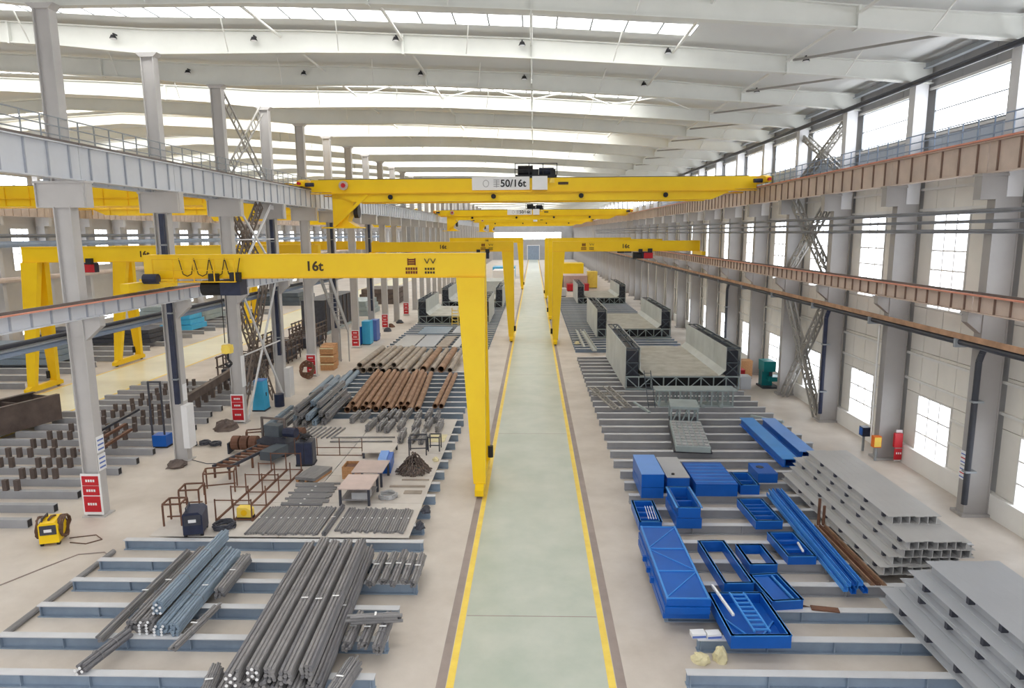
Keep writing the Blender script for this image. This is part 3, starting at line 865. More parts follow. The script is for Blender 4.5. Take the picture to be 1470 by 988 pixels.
# ------------------------------------------------------------------ materials of the goods on the floor
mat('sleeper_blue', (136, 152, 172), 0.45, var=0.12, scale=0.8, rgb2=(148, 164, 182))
mat('flange_toplit', (206, 207, 211), 0.5, var=0.06, scale=0.9)  # beam tops paler than webs: skylight from above put into the colour
mat('sleeper_grey', (160, 161, 166), 0.45, var=0.10, scale=0.8)
mat('plate_steel', (204, 196, 190), 0.45, var=0.08, scale=0.5, rgb2=(216, 210, 204))
mat('rebar_grey', (138, 136, 137), 0.55, metal=0.0, var=0.22, scale=2.5, stretch=(8, 0.6, 8))
mat('rebar_dark', (118, 117, 121), 0.5, var=0.2, scale=2.5, stretch=(8, 0.6, 8))
mat('rebar_blue', (134, 150, 166), 0.42, var=0.16, scale=2.5, stretch=(8, 0.6, 8))
mat('rust_pipe', (152, 116, 92), 0.65, var=0.25, scale=1.2, rgb2=(172, 138, 112))
mat('rust_dark', (112, 78, 62), 0.7, var=0.25, scale=1.5)
mat('pipe_taupe', (162, 150, 138), 0.6, var=0.2, scale=1.2)
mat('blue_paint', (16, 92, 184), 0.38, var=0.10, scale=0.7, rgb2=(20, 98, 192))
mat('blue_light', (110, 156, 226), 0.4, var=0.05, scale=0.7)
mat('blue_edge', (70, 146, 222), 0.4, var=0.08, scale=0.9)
mat('beam_primer', (188, 187, 187), 0.42, var=0.05, scale=0.5)
mat('beam_primer2', (178, 181, 187), 0.42, var=0.05, scale=0.5)
mat('beam_web_shaded', (58, 76, 84), 0.6, var=0.15, scale=1)
mat('trough_grey', (190, 194, 192), 0.5, var=0.10, scale=0.6)
mat('trough_deck', (188, 184, 172), 0.6, var=0.14, scale=0.9, rgb2=(206, 204, 196))
mat('trough_frame', (84, 92, 100), 0.5, var=0.15, scale=1)
mat('rack_grey', (160, 172, 174), 0.45, var=0.08, scale=1)
mat('cyan_paint', (70, 176, 222), 0.4, var=0.06)
mat('teal_paint', (18, 132, 136), 0.4, var=0.08)
mat('machine_dark', (66, 68, 78), 0.5, var=0.2, scale=3)
mat('brown_steel', (92, 80, 76), 0.6, var=0.2, scale=1.0, rgb2=(112, 98, 92))
mat('wood', (188, 140, 96), 0.7, var=0.2, scale=2, stretch=(6, 1, 6))
mat('pink_plate', (204, 184, 178), 0.5, var=0.1, scale=0.9)
mat('orange', (232, 120, 36), 0.5, var=0.15, scale=2)
mat('cream_rag', (226, 216, 176), 0.8, var=0.1, scale=4)
mat('cable_brown', (104, 78, 64), 0.6, var=0.2, scale=3)

# ------------------------------------------------------------------ sleeper beams on the floor
SLEEP = {}
def sleeper(x0, x1, y, m, lab, grp, h=0.40):
    key = (round(x1 - x0, 2), m, h)
    if key not in SLEEP:
        L = x1 - x0
        q = MB().box(0, L, -0.13, 0.13, 0, 0.03).box(0, L, -0.015, 0.015, 0.03, h - 0.03)
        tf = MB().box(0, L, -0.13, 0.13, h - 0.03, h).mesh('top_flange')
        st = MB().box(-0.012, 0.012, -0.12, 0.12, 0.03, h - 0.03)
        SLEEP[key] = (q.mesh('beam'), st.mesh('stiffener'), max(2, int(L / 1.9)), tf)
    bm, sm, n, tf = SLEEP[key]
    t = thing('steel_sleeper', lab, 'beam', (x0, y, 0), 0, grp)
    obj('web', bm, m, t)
    obj('top_flange', tf, 'flange_toplit', t)
    L = x1 - x0
    if y < 27:
        for i in range(n + 1):
            obj('stiffener', sm, m, t, (0.1 + (L - 0.2) * i / n, 0, 0))
    return t
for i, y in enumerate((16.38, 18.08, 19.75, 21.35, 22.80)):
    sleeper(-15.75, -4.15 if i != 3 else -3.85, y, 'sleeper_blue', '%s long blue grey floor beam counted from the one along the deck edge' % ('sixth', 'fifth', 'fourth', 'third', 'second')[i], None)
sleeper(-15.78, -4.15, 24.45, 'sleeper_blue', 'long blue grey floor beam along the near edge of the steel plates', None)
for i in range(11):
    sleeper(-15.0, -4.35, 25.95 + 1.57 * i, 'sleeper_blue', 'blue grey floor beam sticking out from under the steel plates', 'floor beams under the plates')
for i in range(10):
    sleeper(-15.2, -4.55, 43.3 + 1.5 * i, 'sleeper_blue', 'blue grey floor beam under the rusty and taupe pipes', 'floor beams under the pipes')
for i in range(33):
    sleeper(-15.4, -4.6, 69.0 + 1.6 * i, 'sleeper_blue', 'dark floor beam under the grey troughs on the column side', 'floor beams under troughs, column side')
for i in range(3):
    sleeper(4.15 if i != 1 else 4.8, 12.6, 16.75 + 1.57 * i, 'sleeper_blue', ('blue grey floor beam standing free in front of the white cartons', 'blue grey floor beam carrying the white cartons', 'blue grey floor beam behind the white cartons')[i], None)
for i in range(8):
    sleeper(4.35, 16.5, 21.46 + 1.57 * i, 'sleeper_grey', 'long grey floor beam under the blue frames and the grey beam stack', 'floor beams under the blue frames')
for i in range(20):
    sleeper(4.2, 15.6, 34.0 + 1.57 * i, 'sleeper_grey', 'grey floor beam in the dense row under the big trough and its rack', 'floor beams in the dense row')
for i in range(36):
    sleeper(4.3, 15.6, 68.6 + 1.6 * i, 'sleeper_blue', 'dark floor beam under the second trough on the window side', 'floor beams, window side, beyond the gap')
tag(obj('edge_tube', MB().tube((-15.98, 18.0, 0.1), (-15.98, 24.0, 0.1), 0.1, 10), 'rebar_grey'), 'long grey tube lying across the ends of the floor beams', 'tube')

# steel plates making a working deck
for i in range(5):
    for j in range(2):
        x0 = -14.95 + 5.12 * j
        y0 = 24.68 + 3.42 * i
        tag(obj('deck_plate', MB().box(x0, x0 + 5.08, y0, y0 + 3.39, 0.40, 0.425), 'plate_steel'), 'pale deck plate in the %s row from the near floor beam, on the %s side' % (('first', 'second', 'third', 'fourth', 'fifth')[i], ('column', 'aisle')[j]), 'plate')

# ------------------------------------------------------------------ bar bundles
BARM = {}
def bar_mesh(L, r, n=7):
    key = (round(L, 1), round(r, 3), n)
    if key not in BARM:
        BARM[key] = {}
    return BARM[key]
def bar_obj(t, L, r, x, z, dy, m, n=7):
    d = bar_mesh(L, r, n)
    if m not in d:
        d[m] = MB().tube((0, 0, 0), (0, round(L, 1), 0), r, n).mesh('bar')
    return obj('bar', d[m], m, t, (x, dy, z))
def bundle(x, y, z, L, R, r, m, lab, grp=None, rz=0.0, ends=False, ties=2):
    """round bundle of bars lying along its local Y, resting on z"""
    t = thing('bar_bundle', lab, 'bars', (x, y, z), rz, grp)
    pos = []
    rows = int(2 * R / (1.74 * r))
    for j in range(rows):
        zz = r + j * 1.74 * r
        hw = math.sqrt(max(0, R * R - (zz - R) ** 2)) if zz > R * 0.7 else R * 0.96
        n = max(1, int(2 * hw / (2 * r)))
        for i in range(n):
            pos.append((-(n - 1) * r + 2 * r * i, zz))
    for px, pz in pos:
        bar_obj(t, L, r, px, pz, random.uniform(-0.09, 0.09), m if random.random() > 0.2 else ('rebar_dark' if m == 'rebar_grey' else m))
    for i in range(ties):
        yy = L * (i + 1) / (ties + 1)
        q = MB()
        N = 12
        for a in range(N):
            t0, t1 = 2 * math.pi * a / N, 2 * math.pi * (a + 1) / N
            f = lambda tt: ((R + 0.004) * math.cos(tt), yy, max(0.012, R + (R + 0.004) * math.sin(tt)))
            q.bar(f(t0), f(t1), 0.012)
        obj('tie_wire', q, 'rebar_grey', t)
    if ends:
        for px, pz in pos[::2]:
            obj('end_cap', MB().tube((px, -0.11, pz), (px, -0.10, pz), r * 0.8, 8), 'sign_white', t)
    else:
        obj('paper_tag', MB().box(-0.1, 0.1, L * 0.45, L * 0.45 + 0.06, 2 * R + 0.01, 2 * R + 0.015), 'sign_white', t)
    return t
# pile A next to the loose tube
G = 'bundles of the blue grey rebar pile'
for i, (x, y, z, L, R, m) in enumerate(((-11.72, 18.3, 0.40, 4.9, 0.22, 'rebar_grey'), (-11.25, 18.2, 0.40, 5.1, 0.24, 'rebar_grey'), (-10.78, 18.15, 0.40, 5.0, 0.22, 'rebar_blue'),
                                        (-10.38, 18.1, 0.40, 4.8, 0.20, 'rebar_blue'), (-11.02, 18.5, 0.872, 5.0, 0.20, 'rebar_blue'), (-9.98, 20.2, 0.40, 2.4, 0.20, 'rebar_grey'))):
    bundle(x - 0.1, y, z, L, R, 0.052, m, 'blue grey rebar bundle with pale bar ends in the pile beside the single loose bundle' if i in (1, 2, 4) else 'grey rebar bundle at the edge of the blue grey pile',
           G if i in (1, 2, 4) else 'edge bundles of the blue grey pile', 0.045, ends=(i in (1, 2, 4)))
bundle(-12.42, 17.65, 0.40, 5.5, 0.14, 0.05, 'rebar_grey', 'single slim bundle lying left along the blue grey rebar pile', None, 0.03, ties=3)
bundle(-12.05, 16.3, 0.40, 1.7, 0.17, 0.055, 'rebar_dark', 'short thick bundle with a bright end lying before the slim long one', None, -0.16, ends=True)
bundle(-10.1, 17.3, 0.40, 2.3, 0.13, 0.05, 'rebar_grey', 'short slim bundle lying alone between the blue grey pile and the big stack', None, -0.1)
# big stack
G = 'bundles of the biggest rebar stack'
BIG = [(-7.72 + 0.44 * i, 15.25 + 0.1 * ((i * 3) % 4), 0.40, 7.5 + 0.1 * (i % 3), 0.235) for i in range(6)] + [(-7.50 + 0.45 * i, 15.35 + 0.12 * ((i * 2) % 3), 0.83, 7.3 + 0.15 * (i % 2), 0.215) for i in range(5)]
for i, (x, y, z, L, R) in enumerate(BIG):
    bundle(x, y, z, L, R, 0.055, 'rebar_grey', ('lower' if i < 6 else 'upper') + ' long grey rebar bundle in the biggest stack crossing the near floor beams', G + (', lower layer' if i < 6 else ', upper layer'), 0.055 + 0.002 * (i % 2), ends=(i in (6, 7)), ties=1)
bundle(-8.1, 15.0, 0.40, 1.3, 0.2, 0.03, 'rebar_grey', 'short thin rod bundle at the left foot of the biggest stack', None, 0.2)
bundle(-5.0, 15.0, 0.40, 1.6, 0.22, 0.03, 'rebar_grey', 'short thin rod bundle at the right foot of the biggest stack', None, -0.15)
# short pieces right of it
for x, y, L, R, z in ((-5.36, 20.95, 2.1, 0.17, 0.40), (-4.97, 21.1, 2.0, 0.155, 0.40), (-4.62, 21.0, 2.3, 0.155, 0.40), (-4.27, 21.1, 1.9, 0.155, 0.40), (-3.93, 21.0, 2.0, 0.155, 0.40)):
    bundle(x, y, z, L, R, 0.05, 'rebar_grey', 'short rebar bundle in the set of cut lengths nearer the deck plates', 'short cut bundles nearer the deck')
for x, y, L, R in ((-5.2, 17.45, 1.6, 0.16), (-4.77, 17.55, 1.3, 0.16), (-4.3, 17.3, 1.7, 0.19)):
    bundle(x, y, 0.40, L, R, 0.05, 'rust_dark' if x == -4.8 else 'rebar_grey', 'rusty short bundle between two grey ones under the crosswise bundle' if x == -4.8 else 'short grey bundle lying under the crosswise bundle',
           None if x == -4.8 else 'grey bundles under the crosswise one')
bundle(-3.85, 18.4, 0.76, 1.5, 0.14, 0.05, 'rebar_grey', 'short bundle laid crosswise on top of the three short ones', None, HP + 0.12)
# flat mats of bars on the deck
def bar_mat(x0, y0, n, L, pitch, r, m, lab, rz=0.0, z=0.425, jitter=0.08):
    t = thing('bar_layer', lab, 'bars', (x0, y0, z), rz)
    for i in range(n):
        bar_obj(t, L, r, i * pitch, r, random.uniform(-jitter, jitter), m if i % 4 else 'rebar_dark')
    for i in range(0, n, 3):
        obj('paper_tag', MB().box(i * pitch - 0.03, i * pitch + 0.03, L * 0.52, L * 0.52 + 0.09, 2 * r, 2 * r + 0.006), 'sign_white', t)
    return t
bar_mat(-11.2, 24.85, 29, 2.6, 0.10, 0.05, 'rebar_grey', 'wide single layer of short bars on the deck beside the yellow wire feeder')
bar_mat(-7.75, 25.1, 28, 2.2, 0.10, 0.05, 'rebar_grey', 'wide single layer of short bars on the deck nearer the aisle', jitter=0.12)
bundle(-8.08, 24.8, 0.425, 2.7, 0.12, 0.045, 'rebar_dark', 'dark slim bundle lying between the two bar layers', None, 0.0)
bar_mat(-9.05, 27.75, 16, 1.75, 0.17, 0.05, 'rebar_grey', 'layer of bars laid crosswise on the deck behind the wide layers', HP, jitter=0.2)
bar_mat(-14.2, 37.7, 10, 2.1, 0.30, 0.05, 'rebar_grey', 'spaced thin bars lying on the deck behind the black power unit', -0.1)
for y in (36.8, 37.6):
    tag(obj('long_bar', MB().tube((-11.4, y, 0.47), (-7.9, y + 0.1, 0.47), 0.045, 8), 'rebar_grey'), 'long single bar lying across the deck behind the tables', 'bar', 'single long bars on the deck')
# grey bundle heap by the columns
k = 0
for lay, n in ((0, 8), (1, 5), (2, 3)):
    for i in range(n):
        x = (-16.55, -14.69, -14.42)[lay] + i * 0.53
        bundle(x, 40.2 + random.uniform(-0.5, 1.6), (0.425 if x > -15.2 else 0.0) + lay * 0.43, random.choice((5.5, 6.5, 7.5)), 0.21, 0.07, 'rebar_grey' if (i + lay) % 3 else 'rebar_blue',
               'grey bundle in the big untidy heap between columns and rusty pipes', 'bundles of the untidy heap', 0.03 + random.uniform(-0.012, 0.012), ties=2)
# short bundles scattered behind the deck
SH = ((-11.2, 40.6), (-10.6, 40.8), (-9.6, 41.0), (-9.0, 41.2), (-8.5, 40.9), (-8.0, 41.2), (-7.2, 40.8), (-6.6, 41.1), (-6.0, 40.7), (-9.8, 38.9), (-9.1, 38.8), (-8.6, 38.6), (-7.9, 38.9), (-7.0, 38.8), (-6.3, 38.9), (-5.6, 38.7), (-7.4, 36.6), (-6.8, 36.5), (-6.2, 36.4))
for i, (x, y) in enumerate(SH):
    bundle(x, y, 0.425, 1.8, 0.22, 0.075, 'rebar_grey', 'short thick bundle among those scattered on the far edge of the deck', 'short bundles on the far deck edge', random.uniform(-0.06, 0.05), ties=1)

# ------------------------------------------------------------------ pipes
PIPE = {}
def pipe(x, y, z, L, r, m, lab, grp, rz=0.0, wall=0.82):
    key = (L, r, m)
    if key not in PIPE:
        n = 14
        q = MB().tube((0, 0, 0), (0, L, 0), r, n, caps=False)
        q.tube((0, L, 0), (0, 0, 0), r * wall, n, caps=False)
        for yy in (0, L):
            pts = []
            for i in range(n):
                t = 2 * math.pi * i / n
                pts += [(r * math.cos(t), yy, r * math.sin(t)), (r * wall * math.cos(t), yy, r * wall * math.sin(t))]
            q.poly(pts, [(2 * i, 2 * i + 1, (2 * i + 3) % (2 * n), (2 * i + 2) % (2 * n)) for i in range(n)])
        PIPE[key] = q.mesh('pipe')
    return tag(obj('steel_pipe', PIPE[key], m, None, (x, y, z + r), rz), lab, 'pipe', grp)
for i in range(11):
    pipe(-12.2 + 0.46 * i, 43.3 + 0.25 * (i % 3), 0.40, 11.6, 0.20, 'rust_pipe', 'rust brown pipe in the row on the floor beams behind the short bundles', 'rust brown pipes', 0.07)
for i in range(6):
    pipe(-12.2 + 0.46 * ((0, 2, 3, 5, 7, 8)[i] + 0.5), 43.9, 0.72, 11.0, 0.16, 'rust_pipe', 'slimmer rust brown pipe lying on top of the row', 'upper rust brown pipes', 0.07)
for i in range(2):
    pipe(-6.55 + 0.42 * i, 44.4, 0.40, 10.5, 0.18, 'rust_pipe', 'rust pipe of the pair lying apart nearer the aisle', 'pair of rust pipes', 0.02)
for i in range(5):
    pipe(-16.5 + 0.55 * i, 49.2, 0.40 if i > 2 else 0.0, 6.5, 0.20, 'rebar_blue', 'blue grey pipe lying left of the rust brown row', 'blue grey pipes', 0.06)
for i in range(8):
    pipe(-14.9 + 0.58 * i, 55.9 + random.uniform(-0.3, 0.4), 0.40, 11.0, 0.27, 'pipe_taupe', 'big taupe pipe with open dark end in the far row', 'big taupe pipes')
for i in range(5):
    pipe(-10.0 + 0.75 * i, 56.2 + random.uniform(-0.3, 0.4), 0.40, 10.0, 0.30 if i % 2 else 0.24, 'rust_pipe' if i % 2 else 'pipe_taupe', 'short open pipe at the rusty end of the far row', 'rusty end of the far pipe row')
for i in range(4):
    pipe(-14.9 + 0.58 * ((0, 2, 3, 5)[i] + 0.5), 56.2, 0.855, 9.0, 0.24, 'pipe_taupe', 'taupe pipe stacked on top of the far row', 'upper taupe pipes')

# ------------------------------------------------------------------ blue frames
def blue_frame(lab, x0, x1, y0, y1, z0, z1, ribs=(), floor=False, t=0.07, rz=0.0, layers=1, grp=None, m='blue_paint', lips=True):
    w, d, h = x1 - x0, y1 - y0, (z1 - z0) / layers
    o = thing('fabricated_tray', lab, 'tray', (x0, y0, z0), rz, grp)
    for l in range(layers):
        a, b = h * l, h * (l + 1) - (0.02 if l < layers - 1 else 0)
        dx = 0.06 * (l % 2)
        obj('side_panel', MB().box(dx, t + dx, 0, d, a, b), m, o)
        obj('side_panel', MB().box(w - t - dx, w - dx, 0, d, a, b), m, o)
        obj('end_panel', MB().box(t + dx, w - t - dx, 0, t, a, b), m, o)
        obj('end_panel', MB().box(t + dx, w - t - dx, d - t, d, a, b), m, o)
    if lips:
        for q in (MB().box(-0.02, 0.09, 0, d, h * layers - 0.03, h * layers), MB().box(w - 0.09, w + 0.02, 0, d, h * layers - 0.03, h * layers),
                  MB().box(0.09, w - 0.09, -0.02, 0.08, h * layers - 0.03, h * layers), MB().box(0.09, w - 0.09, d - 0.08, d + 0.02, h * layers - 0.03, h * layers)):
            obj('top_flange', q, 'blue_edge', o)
    for f in ribs:
        obj('cross_bar', MB().box(t, w - t, d * f - 0.05, d * f + 0.05, h * layers * 0.35, h * layers * 0.75), m, o)
    if floor:
        obj('bottom_plate', MB().box(t, w - t, t, d - t, 0.02, 0.07), m, o)
    return o
def blue_box(lab, x0, x1, y0, y1, z0, z1, top='blue_paint', seams=(), rz=0.0):
    w, d = x1 - x0, y1 - y0
    o = thing('steel_box', lab, 'box', (x0, y0, z0), rz)
    zs = [0] + [z1 * 0 + s for s in seams] + [z1 - z0 - 0.03]
    for a, b in zip(zs[:-1], zs[1:]):
        obj('body', MB().box(0, w, 0, d, a + 0.01, b - 0.01), 'blue_paint', o)
    obj('lid', MB().box(-0.01, w + 0.01, -0.01, d + 0.01, z1 - z0 - 0.03, z1 - z0), top, o)
    return o
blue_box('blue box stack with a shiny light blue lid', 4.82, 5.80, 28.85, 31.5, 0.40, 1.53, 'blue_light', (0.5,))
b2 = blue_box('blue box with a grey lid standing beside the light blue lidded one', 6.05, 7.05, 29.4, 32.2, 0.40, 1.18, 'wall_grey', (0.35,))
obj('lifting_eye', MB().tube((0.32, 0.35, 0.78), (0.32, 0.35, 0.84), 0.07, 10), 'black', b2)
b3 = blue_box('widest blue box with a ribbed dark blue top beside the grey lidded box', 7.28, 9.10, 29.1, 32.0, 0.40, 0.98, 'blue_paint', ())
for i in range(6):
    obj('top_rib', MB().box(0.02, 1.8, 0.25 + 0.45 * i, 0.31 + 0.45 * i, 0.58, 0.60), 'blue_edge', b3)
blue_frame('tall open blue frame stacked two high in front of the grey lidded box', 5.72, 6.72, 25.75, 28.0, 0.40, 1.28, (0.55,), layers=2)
f5 = blue_frame('small open blue frame with thin rods inside at the near end of the lidded box', 4.22, 5.12, 25.55, 27.7, 0.40, 0.78, (0.25, 0.5, 0.75), floor=True)
for i in range(4):
    obj('rod', MB().tube((0.45 + 0.1 * i, 0.4, 0.3), (0.5 + 0.1 * i, 1.7, 0.3), 0.015, 6), 'sign_white', f5)
# the long stack of blue panels
o = thing('panel_stack', 'long stack of flat blue panels with fine diagonal ribs beside the aisle', 'panels', (4.02, 19.15, 0.40))
for i, (dx, w, dy, L) in enumerate(((-0.02, 1.40, 0.15, 5.0), (0.0, 1.36, 0.0, 5.25), (0.05, 1.34, 0.05, 5.2))):
    obj('panel', MB().box(dx, dx + w, dy, dy + L, 0.23 * i + 0.005, 0.23 * (i + 1) - 0.01), 'blue_paint', o)
for x in (0.09, 1.33):
    obj('edge_rib', MB().box(x - 0.03, x + 0.03, 0.06, 5.22, 0.68, 0.72), 'blue_edge', o)
for yy in (0.1, 1.8, 3.4, 5.18):
    obj('cross_rib', MB().box(0.1, 1.34, yy - 0.02, yy + 0.02, 0.68, 0.71), 'blue_edge', o)
for a, b in (((0.12, 0.2), (1.3, 1.7)), ((1.3, 1.9), (0.12, 3.3)), ((0.12, 3.5), (1.3, 5.1))):
    obj('diagonal_rib', MB().bar((a[0], a[1], 0.69), (b[0], b[1], 0.69), 0.03), 'blue_edge', o)
for yy in (1.9, 2.6, 3.4):
    obj('lug', MB().box(-0.12, 0.0, yy, yy + 0.14, 0.2, 0.38), 'blue_paint', o)
    obj('lug', MB().box(1.38, 1.52, yy, yy + 0.12, 0.3, 0.42), 'blue_paint', o)
# tray with a ladder in it
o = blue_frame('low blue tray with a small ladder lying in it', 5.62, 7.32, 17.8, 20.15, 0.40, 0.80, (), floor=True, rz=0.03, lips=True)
for x in (0.72, 1.16):
    obj('ladder_rail', MB().bar((x, 0.18, 0.40), (x - 0.12, 2.1, 0.52), 0.05), 'blue_edge', o)
for i in range(9):
    f = (i + 0.5) / 9
    obj('ladder_rung', MB().bar((0.74 - 0.12 * f, 0.18 + 1.92 * f, 0.40 + 0.12 * f), (1.14 - 0.12 * f, 0.18 + 1.92 * f, 0.40 + 0.12 * f), 0.045), 'blue_edge', o)
obj('diagonal_rib', MB().bar((0.1, 1.6, 0.1), (0.75, 0.2, 0.1), 0.05), 'blue_edge', o)
obj('diagonal_rib', MB().bar((1.1, 0.5, 0.1), (1.65, 1.2, 0.1), 0.05), 'blue_edge', o)
tag(obj('loose_bar', MB().bar((5.95, 18.75, 0.86), (5.72, 20.3, 0.96), 0.07), 'sign_white'), 'short whitish bar leaning across the blue tray with the ladder', 'bar')
o = blue_frame('flat closed blue tray with an open slot beside the ladder tray', 7.45, 8.45, 19.8, 21.5, 0.40, 0.72, (), floor=True, rz=0.12)
obj('cover_plate', MB().box(0.08, 0.62, 0.08, 1.62, 0.22, 0.27), 'blue_paint', o)
obj('inner_bar', MB().box(0.72, 0.78, 0.1, 1.6, 0.24, 0.29), 'blue_edge', o)
blue_frame('open rectangular blue frame, bottomless, beside the long panel stack', 6.22, 7.18, 20.7, 23.8, 0.40, 0.82, (), rz=0.04)
blue_frame('short bottomless blue frame with deep ends next to the long bottomless one', 7.48, 8.42, 22.1, 23.65, 0.40, 0.76, (), rz=0.03, t=0.08)
o = blue_frame('blue frame with two cross bars beside the long blue bars', 9.02, 10.02, 22.8, 24.8, 0.40, 0.72, (0.35, 0.7), rz=0.03, floor=True)
obj('bracket', MB().bar((0.65, 0.3, 0.35), (0.75, 1.0, 0.35), 0.06), 'sign_white', o)
blue_frame('long blue frame with four cross bars between the widest box and the bars', 8.82, 9.88, 25.7, 28.0, 0.40, 0.76, (0.3, 0.5, 0.65, 0.8), rz=0.03)
blue_frame('blue frame with a grey edge squeezed beside the widest blue box', 9.3, 10.15, 29.35, 31.0, 0.40, 0.86, (0.5,), layers=1)
o = blue_box('small blue box with holes in its top behind the long blue bars', 10.55, 11.45, 30.8, 32.3, 0.40, 0.86, 'blue_paint')
obj('hole_ring', MB().tube((0.35, 0.9, 0.46), (0.35, 0.9, 0.48), 0.18, 14), 'machine_dark', o)
blue_bars = ((10.22, 0.40), (10.42, 0.40), (10.62, 0.40), (10.82, 0.40), (10.32, 0.56), (10.52, 0.56), (10.74, 0.56))
for i, (x, z) in enumerate(blue_bars):
    q = MB()
    q.box(-0.08, 0.08, 0, 8.3, 0, 0.02).box(-0.08, -0.055, 0, 8.3, 0.02, 0.15).box(0.055, 0.08, 0, 8.3, 0.02, 0.15)
    tag(obj('channel_bar', q, 'blue_paint' if i % 2 else 'blue_edge', None, (x, 20.9 + random.uniform(-0.15, 0.25), z), -0.035), 'long blue channel bar in the bunch lying before the grey beam stack', 'bar', 'bunch of long blue channel bars')
for i, (x, y, L) in enumerate(((12.45, 33.0, 7.7), (13.75, 34.2, 6.4))):
    t = thing('box_beam', ('longer', 'shorter')[i] + ' bright blue box beam lying crosswise on the dense floor beams', 'beam', (x, y, 0.40), -0.02)
    obj('top_plate', MB().box(0, 0.8, 0, L, 0.40, 0.44), 'blue_light' if i else 'blue_edge', t)
    obj('web', MB().box(0.1, 0.15, 0, L, 0.04, 0.40), 'blue_paint', t)
    obj('web', MB().box(0.65, 0.70, 0, L, 0.04, 0.40), 'blue_paint', t)
    obj('bottom_plate', MB().box(0, 0.8, 0, L, 0.0, 0.04), 'blue_paint', t)

# ------------------------------------------------------------------ stacks of primed I beams
def prim_beam(x, y, z, L, w, h, m, lab, grp, stiff=False, rz=0.0):
    t = thing('primed_joist', lab, 'beam', (x, y, z), rz, grp)
    key = ('pb', L, w, h, m)
    if key not in SLEEP:
        SLEEP[key] = (MB().box(0.001, w - 0.001, 0, L, h - 0.02, h).mesh('top_flange'), MB().box(0.001, w - 0.001, 0, L, 0, 0.02).mesh('bottom_flange'), MB().box(w / 2 - 0.012, w / 2 + 0.012, 0, L, 0.02, h - 0.02).mesh('web'),
                      MB().box(0.03, w / 2 - 0.012, -0.06, 0.06, h * 0.35, h - 0.02).mesh('stiffener'))
    a, b, c, s = SLEEP[key]
    obj('top_flange', a, m, t)
    obj('bottom_flange', b, m, t)
    obj('web', c, 'beam_web_shaded' if not stiff else m, t)  # inner webs darkened to paint the shade in the cells between stacked beams
    if stiff:
        n = int(L / 1.35)
        for i in range(n):
            obj('stiffener', s, 'machine_dark', t, (0, 0.5 + 1.35 * i, 0))
    return t
LAY = ((11.85, 22.1, 9.3, 9), (12.2, 22.25, 9.2, 8), (12.5, 22.15, 9.7, 8), (12.62, 22.1, 9.0, 7), (12.75, 23.5, 7.5, 6))
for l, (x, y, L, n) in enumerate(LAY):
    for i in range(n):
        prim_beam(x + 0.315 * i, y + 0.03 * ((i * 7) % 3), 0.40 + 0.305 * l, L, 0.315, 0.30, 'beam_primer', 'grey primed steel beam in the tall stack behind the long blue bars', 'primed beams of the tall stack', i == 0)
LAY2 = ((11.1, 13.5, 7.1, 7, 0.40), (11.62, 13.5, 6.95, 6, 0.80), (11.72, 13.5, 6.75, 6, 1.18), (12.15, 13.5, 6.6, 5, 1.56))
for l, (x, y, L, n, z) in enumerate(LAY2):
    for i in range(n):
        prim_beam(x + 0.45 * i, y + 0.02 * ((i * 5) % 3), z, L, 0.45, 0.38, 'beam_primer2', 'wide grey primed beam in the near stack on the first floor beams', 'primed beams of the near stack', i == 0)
for i in range(3):
    tag(obj('rusty_angle', MB().box(0, 0.16, 0, 4.6, 0, 0.03).box(0, 0.03, 0, 4.6, 0.03, 0.14), 'rust_dark' if i % 2 else 'rust_pipe', None, (11.22 + 0.19 * i, 21.4, 0.40), 0.0), 'rusty brown angle bar lying between the blue bars and the grey stack', 'bar', 'rusty angle bars')
for i in range(2):
    tag(obj('stake', MB().tube((11.45 + 0.2 * i, 26.17, 0.40), (11.45 + 0.2 * i, 26.17, 1.5 - 0.3 * i), 0.06, 8), 'rust_dark'), ('taller', 'shorter')[i] + ' rusty stake standing upright by the grey beam stack', 'stake')
t = tag(obj('rusty_plate', MB().bar((8.7, 19.95, 0.43), (9.5, 19.8, 0.43), 0.25, 0.04), 'rust_dark'), 'small rusty flat bar on the floor beams by the slotted tray', 'bar')
tag(obj('rusty_rod', MB().bar((8.75, 20.75, 0.03), (9.45, 20.25, 0.03), 0.06), 'rust_dark'), 'thin rusty rod lying on the floor behind the small rusty flat bar', 'rod')
# pallet of small white and blue cartons by the tray
for i, (x, y, lab) in enumerate(((4.84, 18.40, 'small white and blue carton on the floor beam end'), (5.28, 18.38, 'white and blue carton nearer the ladder tray'))):
    t = thing('carton', lab, 'carton', (x, y, 0.40), 0.1)
    obj('body', MB().box(-0.2, 0.2, -0.13, 0.13, 0, 0.14), 'sign_white', t)
    obj('blue_label', MB().box(-0.2, 0.2, -0.134, -0.13, 0.01, 0.08), 'sign_blue', t)
def blob(x, y, z, r, h, m, lab, cat, name, seed=1, n=14, rings=5):
    rnd = random.Random(seed)
    q = MB()
    pts, fc = [], []
    for j in range(rings):
        f = j / rings
        for i in range(n):
            a = 2 * math.pi * i / n
            rr = r * math.cos(f * HP) * rnd.uniform(0.75, 1.15)
            pts.append((rr * math.cos(a), rr * math.sin(a), h * math.sin(f * HP) * rnd.uniform(0.85, 1.1)))
    pts.append((0, 0, h))
    for j in range(rings - 1):
        for i in range(n):
            fc.append((j * n + i, j * n + (i + 1) % n, (j + 1) * n + (i + 1) % n, (j + 1) * n + i))
    for i in range(n):
        fc.append(((rings - 1) * n + i, (rings - 1) * n + (i + 1) % n, len(pts) - 1))
    q.poly(pts, fc)
    return tag(obj(name, q, m, None, (x, y, z)), lab, cat)
blob(4.8, 17.84, 0, 0.26, 0.22, 'cream_rag', 'crumpled cream rag on the floor before the cartons, smaller heap', 'rag', 'crumpled_rag', 3)
